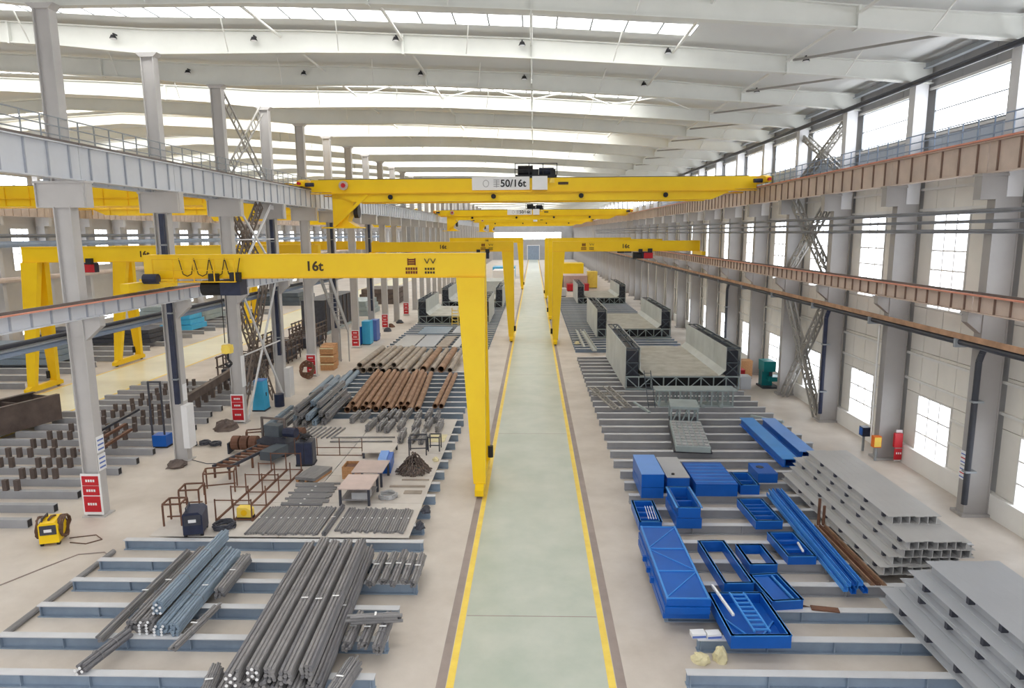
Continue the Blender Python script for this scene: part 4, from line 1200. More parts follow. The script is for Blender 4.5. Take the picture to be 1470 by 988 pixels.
blob(5.36, 17.86, 0, 0.22, 0.42, 'cream_rag', 'taller crumpled cream rag leaning on the floor beam by the cartons', 'rag', 'crumpled_rag', 5)
# ------------------------------------------------------------------ U shaped trough segments
def trough(x0, x1, y, L, lab, z0=0.40, zf=1.5, zt=3.6, wt=1.12, grp=None, light='trough_grey'):
    w = x1 - x0
    t = thing('trough_segment', lab, 'trough', (x0, y, z0), 0, grp)
    f, h = zf - z0, zt - z0
    obj('deck', MB().box(wt, w - wt, 0, L, f - 0.06, f), 'trough_deck', t)
    for s in (0, 1):
        xo = 0 if s == 0 else w
        sg = 1 if s == 0 else -1
        n = 4
        for i in range(n):
            obj('outer_panel', MB().box(min(xo, xo + sg * 0.05), max(xo, xo + sg * 0.05), L * i / n + 0.015, L * (i + 1) / n - 0.015, 0.05, h), light, t)
            xi = xo + sg * wt
            obj('inner_panel', MB().box(min(xi, xi - sg * 0.05), max(xi, xi - sg * 0.05), L * i / n + 0.015, L * (i + 1) / n - 0.015, f + 0.38, h), light, t)
        obj('corner_plate', MB().prism_xz([(xo + sg * wt, f + 0.4), (xo + sg * (wt + 0.42), f), (xo + sg * (wt + 0.42), f - 0.05), (xo + sg * (wt - 0.05), f + 0.38)], 0, L), 'trough_grey', t)
        # wall frame seen from the end and from above
        for yy in (0.05, L * 0.25, L * 0.5, L * 0.75, L - 0.05):
            m = MB()
            a, b = xo + sg * 0.1, xo + sg * (wt - 0.1)
            m.box(min(a, b), max(a, b), yy - 0.04, yy + 0.04, h - 0.1, h - 0.02)
            m.box(min(a, b), max(a, b), yy - 0.04, yy + 0.04, f + 0.9, f + 0.98)
            m.bar((a, yy, f + 0.05), (b, yy, f + 0.9), 0.07).bar((b, yy, f + 0.05), (a, yy, f + 0.9), 0.07).bar((a, yy, f + 0.98), (b, yy, h - 0.1), 0.07)
            obj('wall_frame', m, 'trough_frame', t)
        for q in range(3):
            xx = xo + sg * (0.12 + q * (wt - 0.24) / 2)
            obj('top_rail', MB().box(xx - 0.04, xx + 0.04, 0.1, L - 0.1, h - 0.09, h - 0.01), 'trough_frame', t)
        obj('wall_shade_fill', MB().box(min(xo + sg * 0.08, xo + sg * (wt - 0.08)), max(xo + sg * 0.08, xo + sg * (wt - 0.08)), 0.6, L - 0.6, 0.2, h - 0.35), 'machine_dark', t)  # dark block added between the skins to imitate shade inside the wall
    # base trusses
    n = 9
    for yy in (0.06, L * 0.33, L * 0.66, L - 0.06):
        m = MB()
        m.box(0.05, w - 0.05, yy - 0.05, yy + 0.05, 0.0, 0.1).box(0.05, w - 0.05, yy - 0.05, yy + 0.05, f - 0.16, f - 0.06)
        for i in range(n + 1):
            xx = 0.1 + (w - 0.2) * i / n
            m.bar((xx, yy, 0.1), (xx, yy, f - 0.16), 0.07)
            if i < n:
                xn = 0.1 + (w - 0.2) * (i + 1) / n
                m.bar((xx, yy, 0.1) if i % 2 else (xx, yy, f - 0.16), (xn, yy, f - 0.16) if i % 2 else (xn, yy, 0.1), 0.06)
        obj('base_truss', m, 'trough_frame' if yy > 0.1 else 'rack_grey', t)
    obj('base_shade_fill', MB().box(0.3, w - 0.3, 0.9, L - 0.9, 0.05, f - 0.2), 'black', t)  # black block added so the space below the deck looks shaded
    return t
trough(6.88, 15.38, 50.0, 13.5, 'big grey steel trough with pale deck and lattice sides behind the long rack')
trough(7.10, 15.30, 75.5, 14.5, 'grey steel trough on the window side standing behind the one with the long rack')
trough(7.30, 15.20, 112.5, 13.0, 'farthest grey steel trough along the windowed wall')
trough(-15.0, -5.7, 88.0, 12.0, 'grey steel trough with a yellow step ladder on the column side')
trough(-14.4, -4.8, 107.0, 12.0, 'dark ended grey trough behind the one with the yellow step ladder')
# yellow step ladder before the left trough
t = thing('step_ladder', 'small yellow step ladder before the grey trough on the column side', 'ladder', (-10.0, 86.6, 0.405))
for x in (-0.4, 0.4):
    obj('ladder_rail', MB().bar((x, 0, 0), (x, 0.5, 2.2), 0.08), 'line_yellow', t)
for i in range(5):
    obj('ladder_rung', MB().bar((-0.4, 0.1 * i + 0.05, 0.4 * i + 0.25), (0.4, 0.1 * i + 0.05, 0.4 * i + 0.25), 0.09), 'line_yellow', t)
# long rack before the first trough
t = thing('long_rack', 'long pale grey rack with upright posts and round braces before the big trough', 'rack', (8.45, 44.9, 0.40))
obj('top_board', MB().box(-0.2, 5.2, -0.1, 1.3, 1.08, 1.18), 'rack_grey', t)
obj('bottom_board', MB().box(0, 5.0, 0.0, 1.2, 0.0, 0.1), 'rack_grey', t)
for i in range(8):
    x = 0.05 + 4.9 * i / 7
    obj('post', MB().box(x - 0.05, x + 0.05, 0.0, 0.1, 0.1, 1.08), 'rack_grey', t)
    obj('post', MB().box(x - 0.05, x + 0.05, 1.1, 1.2, 0.1, 1.08), 'rack_grey', t)
    if i < 7:
        obj('brace', MB().bar((x + 0.1, 0.6, 0.15), (x + 0.6, 0.6, 1.0), 0.07), 'rack_grey', t)
        obj('brace', MB().bar((x + 0.6, 0.62, 0.15), (x + 0.1, 0.62, 1.0), 0.07), 'rack_grey', t)
for x in (2.9, 4.1):
    obj('foot', MB().tube((x, -0.35, 0.15), (x, 0.0, 0.15), 0.14, 10), 'rack_grey', t)
t = thing('access_ladder', 'dark ladder leaning on the end of the long rack', 'ladder', (8.0, 44.8, 0.40))
for x in (-0.22, 0.22):
    obj('ladder_rail', MB().bar((x, 0, 0), (x - 0.1, 1.6, 2.2), 0.05), 'trough_frame', t)
for i in range(7):
    f = (i + 0.5) / 7
    obj('ladder_rung', MB().bar((-0.22 - 0.1 * f, 1.6 * f, 2.2 * f), (0.22 - 0.1 * f, 1.6 * f, 2.2 * f), 0.04), 'trough_frame', t)
for i, (x, y, lab) in enumerate(((7.6, 43.4, 'slim grey beam slanting from the ladder foot toward the nubbed panels'), (13.9, 42.6, 'slim grey beam slanting away from the long rack toward the wall'))):
    tag(obj('slanted_bar', MB().bar((x, y, 0.45), (x + (1.5 if i else -0.6), y + (-1.5 if i else 2.6), 0.45), 0.18, 0.1), 'rack_grey'), lab, 'bar')
# nubbed panel stack with a small frame at its end
t = thing('nubbed_panels', 'pale grey stack of nubbed panels with a small braced frame on its far end', 'panels', (7.62, 35.15, 0.40), -0.13)
obj('panel_slab', MB().box(0, 1.8, 0, 5.2, 0.1, 0.38), 'rack_grey', t)
obj('panel_base', MB().box(-0.1, 1.9, 0.1, 5.1, 0.0, 0.1), 'machine_dark', t)
nub = MB().box(-0.11, 0.11, -0.16, 0.16, 0.38, 0.45).mesh('nub')
for i in range(6):
    for j in range(9):
        obj('nub', nub, 'wall_grey', t, (0.18 + 0.29 * i, 0.35 + 0.55 * j, 0))
obj('frame_top', MB().box(0.05, 1.75, 5.3, 7.3, 1.05, 1.2), 'rack_grey', t)
for x in (0.1, 0.6, 1.15, 1.65):
    obj('frame_post', MB().box(x - 0.05, x + 0.05, 5.35, 5.45, 0.0, 1.05), 'rack_grey', t)
    obj('frame_post', MB().box(x - 0.05, x + 0.05, 7.15, 7.25, 0.0, 1.05), 'rack_grey', t)
for x in (0.12, 0.67, 1.2):
    obj('frame_brace', MB().bar((x, 5.5, 0.05), (x + 0.4, 5.5, 1.0), 0.07), 'rack_grey', t)
obj('frame_shelf', MB().box(0.05, 1.75, 5.4, 7.2, 0.02, 0.1), 'machine_dark', t)
# small lattice pieces on the dense floor beams
for i, (x0, y0, x1, y1, lab) in enumerate(((4.5, 50.5, 5.6, 44.0, 'thin pale lattice beam lying on the dense floor beams by the aisle'), (5.6, 51.0, 6.4, 44.6, 'second pale lattice beam at the foot of the big trough'),
                                           (4.3, 48.2, 6.6, 48.8, 'short pale lattice beam crossing the two others'))):
    a, b = Vector((x0, y0, 0.46)), Vector((x1, y1, 0.46))
    sd = (b - a).normalized().cross(Vector((0, 0, 1)))
    tag(obj('lattice_beam', MB().lattice(a, b, 0.45, sd, 9, 0.06), 'lattice_grey'), lab, 'lattice')
tag(obj('long_channel', MB().box(0, 0.45, 0, 14, 0, 0.04).box(0, 0.04, 0, 14, 0.04, 0.3).box(0.41, 0.45, 0, 14, 0.04, 0.3), 'trough_grey', None, (5.9, 66.9, 0.40), 0.02), 'long pale channel lying along the second trough by the aisle', 'channel')
tag(obj('long_channel', MB().box(0, 0.3, 0, 12, 0, 0.04).box(0, 0.04, 0, 12, 0.04, 0.25), 'trough_grey', None, (5.1, 69.5, 0.40), 0.0), 'slimmer pale channel lying nearer the aisle beside the second trough', 'channel')
blob(4.68, 71.5, 0.40, 0.3, 0.3, 'cream_rag', 'pale scrap heap on the dark floor beams by the aisle', 'scrap', 'scrap_heap', 9)
tag(obj('tarpaulin', MB().prism_xz([(0, 0), (2.6, 0), (2.4, 0.7), (1.6, 0.95), (0.6, 0.8)], 0, 2.0), 'sign_blue', None, (12.6, 65.2, 0.0)), 'blue tarpaulin heap behind the big trough', 'tarpaulin')
for i in range(5):
    t = thing('spool', 'dark round spool in the row behind the big trough', 'spool', (8.3 + 0.85 * i, 65.6, 0.0), 0, 'spools behind the big trough')
    obj('drum', MB().tube((0, 0, 0.45), (0.5, 0, 0.45), 0.28, 14), 'rack_grey', t)
    obj('flange', MB().tube((0, 0, 0.45), (0.06, 0, 0.45), 0.45, 16), 'black', t)
    obj('flange', MB().tube((0.5, 0, 0.45), (0.56, 0, 0.45), 0.45, 16), 'black', t)

# plates and sheets on the left beyond the gap
for i, (x, y, w, L, rz, m) in enumerate(((-14.6, 69.3, 2.2, 8.0, 0.0, 'beam_primer'), (-12.2, 69.3, 2.0, 8.0, 0.0, 'beam_primer2'), (-10.0, 69.2, 1.2, 7.5, -0.02, 'pipe_taupe'), (-8.4, 69.0, 0.8, 9.0, -0.02, 'beam_primer'),
                                        (-13.5, 78.6, 3.5, 6.0, 0.0, 'rebar_blue'), (-9.5, 79.0, 2.6, 6.0, 0.0, 'beam_primer2'))):
    tag(obj('steel_sheet', MB().box(0, w, 0, L, 0, 0.12), m, None, (x, y, 0.40), rz), ('widest pale sheet', 'second pale sheet', 'taupe sheet', 'narrow pale sheet', 'blue grey sheet', 'far pale sheet')[i] + ' lying on the floor beams before the trough with the step ladder', 'sheet')
for i in range(5):
    bundle(-6.75 + 0.46 * i, 70.0 + 0.7 * (i % 2), 0.40, 4.5, 0.2, 0.08, 'rebar_grey', 'dark bundle beside the leg of the second gantry crane', 'bundles by the second gantry leg', 0.04)
for i in range(4):
    bundle(-5.4, 57.5 + 1.5 * i, 0.0, 1.2, 0.3, 0.1, 'machine_dark' if i % 2 else 'rebar_grey', 'dark short bundle on the bare floor at the end of the pipe rows', 'dark bundles at the pipe row ends', ties=1)

# ------------------------------------------------------------------ tools on the working deck
Z = 0.425
def sawhorse(x, y, z, w, d, h, lab, rz=0.0, m='rust_dark'):
    t = thing('work_stand', lab, 'stand', (x, y, z), rz)
    for a in (-w / 2, w / 2):
        for b in (-d / 2, d / 2):
            obj('leg', MB().box(a - 0.03, a + 0.03, b - 0.03, b + 0.03, 0, h - 0.06), m, t)
        obj('side_rail', MB().box(a - 0.03, a + 0.03, -d / 2, d / 2, h - 0.06, h), m, t)
    for b in (-d / 2, d / 2):
        obj('end_rail', MB().box(-w / 2 + 0.03, w / 2 - 0.03, b - 0.03, b + 0.03, h - 0.06, h), m, t)
    obj('low_rail', MB().box(-w / 2, w / 2, -0.025, 0.025, h * 0.25, h * 0.25 + 0.05), m, t)
    return t
sawhorse(-14.52, 25.95, Z, 0.7, 0.7, 0.95, 'small brown work stand at the near corner of the deck', 0.1)
sawhorse(-14.55, 27.4, Z, 0.8, 0.8, 1.0, 'brown work stand right behind the small near one', 0.15)
sawhorse(-14.3, 29.5, Z, 1.3, 0.8, 1.0, 'widest brown work stand before the conveyor bed', 0.3)
sawhorse(-15.85, 37.6, 0.0, 1.2, 0.6, 0.9, 'dark brown trestle at the foot of the untidy bundle heap', 0.3)
sawhorse(-6.1, 35.0, Z, 0.9, 0.9, 0.9, 'dark open stand behind the scrap cone', 0.1, 'machine_dark')
sawhorse(-5.3, 35.6, Z, 0.6, 0.7, 0.8, 'smaller dark open stand nearest the deck edge', 0.0, 'machine_dark')
# tube jig with rows of posts
t = thing('tube_jig', 'brown tube jig with rows of thin posts and rails on the deck', 'jig', (-12.95, 26.1, Z))
for i in range(5):
    y = 1.5 * i
    for j in range(3):
        x = 0.75 * j
        obj('post', MB().box(x - 0.022, x + 0.022, y - 0.022, y + 0.022, 0.0, 0.95), 'rust_dark', t)
    obj('cross_rail', MB().box(0, 1.5, y - 0.02, y + 0.02, 0.06, 0.10), 'rust_dark', t)
    obj('cross_rail', MB().box(0, 0.75 if i % 2 else 1.5, y - 0.02, y + 0.02, 0.88, 0.92), 'rust_dark', t)
for j in range(3):
    obj('base_rail', MB().box(0.75 * j - 0.04, 0.75 * j + 0.04, 0, 6.1, 0.0, 0.06), 'rust_dark', t)
t = thing('guard_rail', 'low brown guard rail running across the deck behind the tables', 'railing', (-12.6, 34.5, Z))
for i in range(4):
    obj('post', MB().box(1.2 * i - 0.02, 1.2 * i + 0.02, -0.02, 0.02, 0, 0.95), 'rust_dark', t)
obj('rail', MB().box(0, 3.6, -0.02, 0.02, 0.42, 0.46), 'rust_dark', t)
obj('rail', MB().box(0, 3.6, -0.02, 0.02, 0.0, 0.04), 'rust_dark', t)
# welding machines
def welder(x, y, z, lab, m, rz=0.0, s=1.0, top='machine_dark'):
    t = thing('welding_machine', lab, 'welder', (x, y, z), rz)
    obj('body', MB().prism_xz([(-0.36 * s, 0.12), (0.36 * s, 0.12), (0.36 * s, 0.86 * s), (0.22 * s, 1.0 * s), (-0.3 * s, 1.0 * s), (-0.36 * s, 0.92 * s)], -0.5 * s, 0.5 * s), m, t)
    obj('front_panel', MB().box(-0.3 * s, 0.3 * s, -0.53 * s, -0.5 * s, 0.5 * s, 0.9 * s), 'machine_dark', t)
    obj('dial_plate', MB().box(-0.14 * s, 0.14 * s, -0.55 * s, -0.53 * s, 0.62 * s, 0.74 * s), 'sign_white', t)
    obj('handle', MB().path([(-0.25 * s, -0.3, 1.0 * s), (-0.25 * s, -0.3, 1.14 * s), (-0.25 * s, 0.3, 1.14 * s), (-0.25 * s, 0.3, 1.0 * s)], 0.025, 6), top, t)
    for a in (-0.3 * s, 0.3 * s):
        for b in (-0.38 * s, 0.38 * s):
            obj('wheel', MB().tube((a - 0.05, b, 0.09), (a + 0.05, b, 0.09), 0.09, 12), 'black', t)
    return t
def coil(x, y, z, R, r, turns, lab, m, cat='cable coil', name='cable_coil', seed=0, tilt=0.0):
    rnd = random.Random(seed)
    pts = []
    for i in range(turns * 14 + 1):
        a = 2 * math.pi * i / 14
        rr = R * rnd.uniform(0.8, 1.08)
        pts.append((rr * math.cos(a), rr * math.sin(a) * math.cos(tilt), r + r * 1.3 * (i / 14) + (R + rr * math.sin(a)) * math.sin(tilt)))
    return tag(obj(name, MB().path(pts, r, 6), m, None, (x, y, z)), lab, cat)
welder(-13.25, 25.05, Z, 'dark blue grey welding machine on the deck behind the near floor beam', 'motor_blue', 0.25)
coil(-12.3, 25.4, Z, 0.40, 0.035, 5, 'dark cable coil lying behind the dark welding machine', 'machine_dark', seed=2)
w = welder(-19.05, 25.05, 0.0, 'yellow welding machine on the floor before the first board column', 'crane_yellow', 0.3, 0.95)
for sx, sd in ((-0.44, 1), (0.44, 2), (-0.3, 3), (0.34, 4), (0.0, 6)):
    rnd = random.Random(sd)
    pts = [(sx + rnd.uniform(-0.06, 0.06), 0.05 + 0.42 * math.cos(2 * math.pi * i / 12), 0.62 + 0.42 * math.sin(2 * math.pi * i / 12)) for i in range(37)]
    obj('cable_loop', MB().path(pts, 0.035, 6), 'cable_brown', w)
coil(-20.95, 22.6, 0.0, 0.42, 0.04, 4, 'orange hose coil lying on the floor before the first columns', 'orange', 'hose', 'hose_coil', 4)
tag(obj('floor_cable', MB().path([(-18.6, 25.3, 0.02), (-17.7, 25.6, 0.02), (-17.2, 25.2, 0.02), (-17.6, 24.8, 0.02), (-18.3, 24.9, 0.02)], 0.022, 6), 'cable_brown'), 'short brown cable loop beside the yellow welding machine', 'cable')
tag(obj('floor_cable', MB().path([(-20.5, 20.0, 0.02), (-19.6, 20.6, 0.02), (-19.2, 21.6, 0.02), (-18.6, 21.4, 0.02), (-17.9, 22.8, 0.02), (-17.3, 23.9, 0.02), (-16.4, 24.1, 0.02), (-15.9, 23.7, 0.02)], 0.022, 6), 'groove'), 'long pale cable winding across the bare floor by the edge tube', 'cable')
tag(obj('floor_cable', MB().path([(-18.4, 34.9, 0.02), (-17.3, 34.3, 0.02), (-16.4, 34.4, 0.02), (-15.2, 33.8, 0.02)], 0.02, 6), 'machine_dark'), 'dark cable from the second column to the conveyor', 'cable')
t = thing('wire_feeder', 'small yellow wire feeder on black base inside the tube jig', 'wire feeder', (-11.82, 26.38, Z))
obj('base', MB().box(-0.3, 0.3, -0.2, 0.2, 0, 0.12), 'black', t)
obj('cover', MB().prism_xz([(-0.3, 0.12), (0.28, 0.12), (0.28, 0.42), (0.1, 0.52), (-0.3, 0.52)], -0.18, 0.18), 'line_yellow', t)
obj('spool_cover', MB().tube((0.0, -0.2, 0.32), (0.0, -0.18, 0.32), 0.13, 12), 'crane_shade', t)
# conveyor with sawing head
t = thing('roller_conveyor', 'dark roller conveyor bed with a boxy saw head on the deck', 'conveyor', (-15.35, 31.0, Z), -0.26)
for x in (0.0, 0.85):
    obj('bed_rail', MB().box(x - 0.05, x + 0.05, 0, 3.6, 0.55, 0.68), 'machine_dark', t)
for i in range(8):
    obj('roller', MB().tube((0.05, 0.25 + 0.44 * i, 0.62), (0.8, 0.25 + 0.44 * i, 0.62), 0.07, 10), 'rust_dark', t)
for y in (0.1, 1.8, 3.5):
    for x in (0.0, 0.85):
        obj('leg', MB().box(x - 0.04, x + 0.04, y - 0.04, y + 0.04, 0, 0.55), 'rust_dark', t)
obj('saw_body', MB().prism_xz([(-0.3, 0), (1.5, 0), (1.5, 0.7), (1.2, 1.0), (0.1, 1.0), (-0.3, 0.8)], 3.7, 4.6), 'machine_dark', t)
obj('saw_head', MB().box(0.1, 1.0, 3.85, 4.4, 1.0, 1.6), 'trough_frame', t)
obj('saw_arch', MB().box(-0.2, -0.1, 4.0, 4.1, 0.8, 1.9).box(1.2, 1.3, 4.0, 4.1, 0.9, 1.9).box(-0.2, 1.3, 4.0, 4.1, 1.9, 2.0), 'rail_dark', t)
obj('saw_motor', MB().tube((1.2, 4.1, 1.25), (1.9, 4.1, 1.25), 0.26, 12), 'motor_blue', t)
obj('side_chute', MB().box(1.0, 1.7, 2.2, 3.6, 0.3, 0.75), 'trough_frame', t)
for i, (x, y, lab) in enumerate(((-15.98, 36.3, 'dark brown spool rack behind the saw head, end toward the columns'), (-13.4, 36.5, 'dark brown spool rack behind the saw head, end toward the power unit'))):
    t = thing('spool_rack', lab, 'rack', (x, y, 0.0 if x < -15.0 else Z))
    for q in range(3):
        obj('spool', MB().tube((-0.75 + 0.5 * q, 0, 0.55), (-0.35 + 0.5 * q, 0, 0.55), 0.4, 14), 'rust_dark', t)
    obj('axle', MB().tube((-0.9, 0, 0.55), (0.8, 0, 0.55), 0.06, 8), 'machine_dark', t)
    for xx in (-0.9, 0.8):
        obj('stand', MB().box(xx - 0.04, xx + 0.04, -0.35, 0.35, 0, 0.62), 'machine_dark', t)
t = thing('power_unit', 'black power unit with cables heaped on top beside a pallet', 'machine', (-11.55, 33.2, Z), 0.1)
obj('cabinet', MB().box(-0.42, 0.42, -0.4, 0.4, 0.08, 1.25), 'machine_dark', t)
obj('door', MB().box(-0.38, -0.02, -0.43, -0.4, 0.12, 1.2), 'motor_blue', t)
obj('door', MB().box(0.02, 0.38, -0.43, -0.4, 0.12, 1.2), 'motor_blue', t)
obj('skid', MB().box(-0.45, 0.45, -0.42, 0.42, 0, 0.08), 'black', t)
rnd = random.Random(12)
obj('cable_heap', MB().path([(rnd.uniform(-0.35, 0.35), rnd.uniform(-0.35, 0.35), 1.29 + 0.3 * rnd.random()) for i in range(24)], 0.035, 6), 'black', t)
t = thing('sheet_pallet', 'pallet with a low stack of dark sheets beside the power unit', 'pallet', (-10.55, 31.3, Z), -0.2)
for x in (-0.45, 0, 0.45):
    obj('runner', MB().box(x - 0.06, x + 0.06, -0.8, 0.8, 0, 0.12), 'wood', t)
for i in range(3):
    obj('sheet', MB().box(-0.52, 0.52, -0.85, 0.85, 0.12 + 0.05 * i, 0.16 + 0.05 * i), 'rebar_grey', t)
# tables
def table(x0, x1, y0, y1, h, lab, m='pink_plate', low=True):
    t = thing('welding_table', lab, 'table', (x0, y0, Z))
    w, d = x1 - x0, y1 - y0
    obj('table_top', MB().box(0, w, 0, d, h - 0.05, h), m, t)
    for x in (0.08, w - 0.08):
        for y in (0.08, d - 0.08):
            obj('leg', MB().box(x - 0.05, x + 0.05, y - 0.05, y + 0.05, 0, h - 0.05), 'machine_dark', t)
    if low:
        obj('lower_shelf', MB().box(0.08, w - 0.08, 0.1, d - 0.1, 0.22, 0.27), 'rebar_grey', t)
        obj('offcut_box', MB().box(0.55, w - 0.1, 0.15, 0.7, 0.27, 0.55), 'wall_grey', t)
    return t
table(-8.35, -6.95, 27.7, 29.5, 0.8, 'pale pinkish welding table standing nearest the bar layers')
table(-8.35, -6.9, 29.9, 31.6, 0.75, 'pale pinkish welding table beside the blue crate', low=False)
table(-8.9, -7.3, 34.0, 35.6, 0.35, 'low perforated pale table behind the blue crate', 'plate_steel', False)
t = thing('plate_box', 'wooden box of dark plates left of the second welding table', 'box', (-9.1, 31.0, Z))
for q in (MB().box(0, 0.04, 0, 0.9, 0, 0.6), MB().box(0.66, 0.7, 0, 0.9, 0, 0.6), MB().box(0.04, 0.66, 0, 0.04, 0, 0.6), MB().box(0.04, 0.66, 0.86, 0.9, 0, 0.6)):
    obj('board', q, 'wood', t)
obj('plates', MB().box(0.1, 0.6, 0.1, 0.8, 0, 0.5), 'rust_dark', t)
t = thing('blue_crate', 'blue crate with light lid edge beside the welding tables', 'crate', (-7.55, 31.75, Z), 0.1)
obj('body', MB().box(0, 0.62, 0, 1.7, 0, 0.55), 'blue_paint', t)
obj('lid', MB().box(-0.03, 0.4, -0.03, 1.73, 0.55, 0.62), 'blue_light', t)
coil(-6.4, 28.7, Z, 0.4, 0.03, 5, 'grey wire coil on the deck under the edge of the near table', 'wall_grey', seed=6)
# cone of scrap rods
rnd = random.Random(5)
sc = MB()
for i in range(420):
    a, f = rnd.uniform(0, 2 * math.pi), rnd.random() ** 0.6
    R = 0.78 * f
    zt = 1.05 * (1 - f) * rnd.uniform(0.6, 1.0)
    p = Vector((R * math.cos(a), R * math.sin(a), zt + 0.03))
    d = Vector((math.cos(a + rnd.uniform(-0.9, 0.9)), math.sin(a + rnd.uniform(-0.9, 0.9)), -0.9)).normalized() * rnd.uniform(0.12, 0.28)
    q = p + d
    q.z = max(0.02, q.z)
    sc.bar(p, q, 0.045)
scr = tag(obj('scrap_cone', sc, 'brown_steel', None, (-5.85, 32.2, Z + 0.012)), 'cone shaped dark heap of short scrap rods on the deck', 'scrap')
scr['kind'] = 'stuff'
tag(obj('deck_rod', MB().box(-6.6, -4.95, 29.95, 30.1, Z, Z + 0.06), 'pipe_taupe'), 'taupe flat bar lying alone before the scrap cone', 'bar')
tag(obj('deck_rod', MB().box(-6.2, -4.9, 30.85, 30.93, Z, Z + 0.05), 'pipe_taupe'), 'thin taupe rod lying close to the scrap cone', 'bar')
tag(obj('deck_rod', MB().box(-5.8, -5.0, 29.15, 29.5, Z, Z + 0.04), 'pipe_taupe'), 'short taupe plate with pale tag near the deck edge', 'plate')
blob(-4.98, 33.7, Z, 0.18, 0.22, 'cream_rag', 'pale yellowish rag heap on the deck edge by the gantry leg', 'rag', 'crumpled_rag', 8)
tag(obj('wire_mesh_sheet', MB().box(-5.9, -4.95, 36.9, 38.3, Z, Z + 0.03), 'cream_rag'), 'pale patterned sheet lying on the deck edge', 'sheet')
for i, y in enumerate((25.0, 27.7)):
    blob(-4.47, 25.6 + 1.6 * i, 0.40, 0.21, 0.3, 'machine_dark', ('dark lump on the first beam end at the deck edge', 'dark lump on the next beam end at the deck edge')[i], 'lump', 'dark_lump', 20 + i)

# ------------------------------------------------------------------ boards and boxes at the columns
def red_board(k, lab):
    t = thing('notice_board', lab, 'board', (XL, YL(k) - 0.27, 0))
    obj('backing', MB().box(-0.42, 0.42, -0.06, 0.0, 0.12, 1.95), 'sign_white', t)
    for z0, z1 in ((0.25, 0.95), (1.0, 1.42), (1.44, 1.86)):
        p = obj('red_panel', MB().box(-0.36, 0.36, -0.075, -0.06, z0, z1), 'signal_red', t)
        for j in range(4):
            obj('lettering', MB().box(-0.2 + 0.105 * j, -0.125 + 0.105 * j, -0.08, -0.075, (z0 + z1) / 2 - 0.05, (z0 + z1) / 2 + 0.06), 'sign_white', p)
red_board(0, 'red notice board at the foot of the column behind the yellow welding machine')
red_board(2, 'red notice board at the foot of the column before the light blue cabinet')
red_board(4, 'red notice board at the column foot with a round coil before it')
red_board(6, 'red notice board at the column foot beside the blue and cyan cabinets')
red_board(8, 'red notice board at the column foot past the blue and cyan cabinets')
red_board(10, 'red notice board at the farthest column before the dark ended trough')
t = thing('safety_placard', 'white placard with blue writing on the side of the first board column', 'placard', (XL + 0.38, YL(0), 0))
for z in (2.05, 2.85):
    obj('sheet', MB().box(0.0, 0.03, -0.24, 0.24, z, z + 0.7), 'sign_white', t)
    for j in range(3):
        obj('lettering', MB().box(0.03, 0.034, -0.2, 0.2, z + 0.1 + 0.2 * j, z + 0.17 + 0.2 * j), 'sign_blue', t)
tag(obj('column_wrap', MB().box(XL + 0.30, XL + 0.62, YL(1) - 0.42, YL(1) + 0.3, 0.75, 3.1), 'sign_white'), 'tall white cabinet fixed to the bare column before the conveyor', 'cabinet')
tag(obj('placard', MB().box(XL + 0.37, XL + 0.39, YL(1) - 0.22, YL(1) + 0.2, 3.3, 4.2), 'sign_white'), 'white placard above the tall white column cabinet', 'placard')
tag(obj('column_wrap', MB().box(XL + 0.37, XL + 0.42, YL(2) - 0.24, YL(2) + 0.24, 2.4, 4.4), 'sign_white'), 'white notice sheet on the side of the second board column', 'placard')
tag(obj('column_wrap', MB().box(XL + 0.4, XL + 0.8, YL(3) - 0.4, YL(3) + 0.5, 0.0, 2.2), 'column_light'), 'pale cabinet at the foot of the column after the strap bracing', 'cabinet')
blob(XL + 0.2, YL(1) - 1.1, 0.0, 0.55, 0.35, 'brown_steel', 'brown heap of cable around the foot of the bare column', 'cable heap', 'cable_heap', 31)
for i in range(3):
    coil(-19.7 + 0.72 * i, 37.4 + 0.2 * (i % 2), 0.0, 0.29, 0.05, 3, ('dark hose coil past the gutter pipe column, end of the row beside the blue machine', 'dark hose coil in the middle of the row past the gutter pipe column', 'dark hose coil past the gutter pipe column, end of the row facing the deck')[i], 'machine_dark', 'hose', 'hose_coil', 40 + i)
blob(-19.25, 40.85, 0, 0.75, 0.6, 'brown_steel', 'brown cable heap before the second red notice board', 'cable heap', 'cable_heap', 33)
coil(-19.0, 55.9, -0.07, 0.6, 0.07, 5, 'round brown coil standing by the third red notice board', 'rust_dark', seed=50, tilt=1.1)
t = thing('tool_cabinet', 'light blue tapered cabinet beside the strap bracing', 'cabinet', (-18.85, 45.6, 0))
obj('body', MB().poly([(-0.42, -0.5, 0.1), (0.42, -0.5, 0.1), (0.42, 0.5, 0.1), (-0.42, 0.5, 0.1), (-0.25, -0.4, 2.1), (0.35, -0.4, 2.1), (0.35, 0.4, 2.1), (-0.25, 0.4, 2.1)],
                      [(0, 3, 2, 1), (4, 5, 6, 7), (0, 1, 5, 4), (1, 2, 6, 5), (2, 3, 7, 6), (3, 0, 4, 7)]), 'cyan_paint', t)
obj('plinth', MB().box(-0.45, 0.45, -0.52, 0.52, 0, 0.1), 'machine_dark', t)
obj('top_cap', MB().box(-0.28, 0.38, -0.43, 0.43, 2.1, 2.16), 'blue_light', t)
obj('door_handle', MB().box(0.38, 0.42, -0.05, 0.05, 1.0, 1.25), 'machine_dark', t)
tag(obj('gas_drum', MB().tube((-17.95, 46.6, 0), (-17.95, 46.6, 0.9), 0.34, 16), 'motor_blue'), 'dark blue drum next to the light blue cabinet', 'drum')
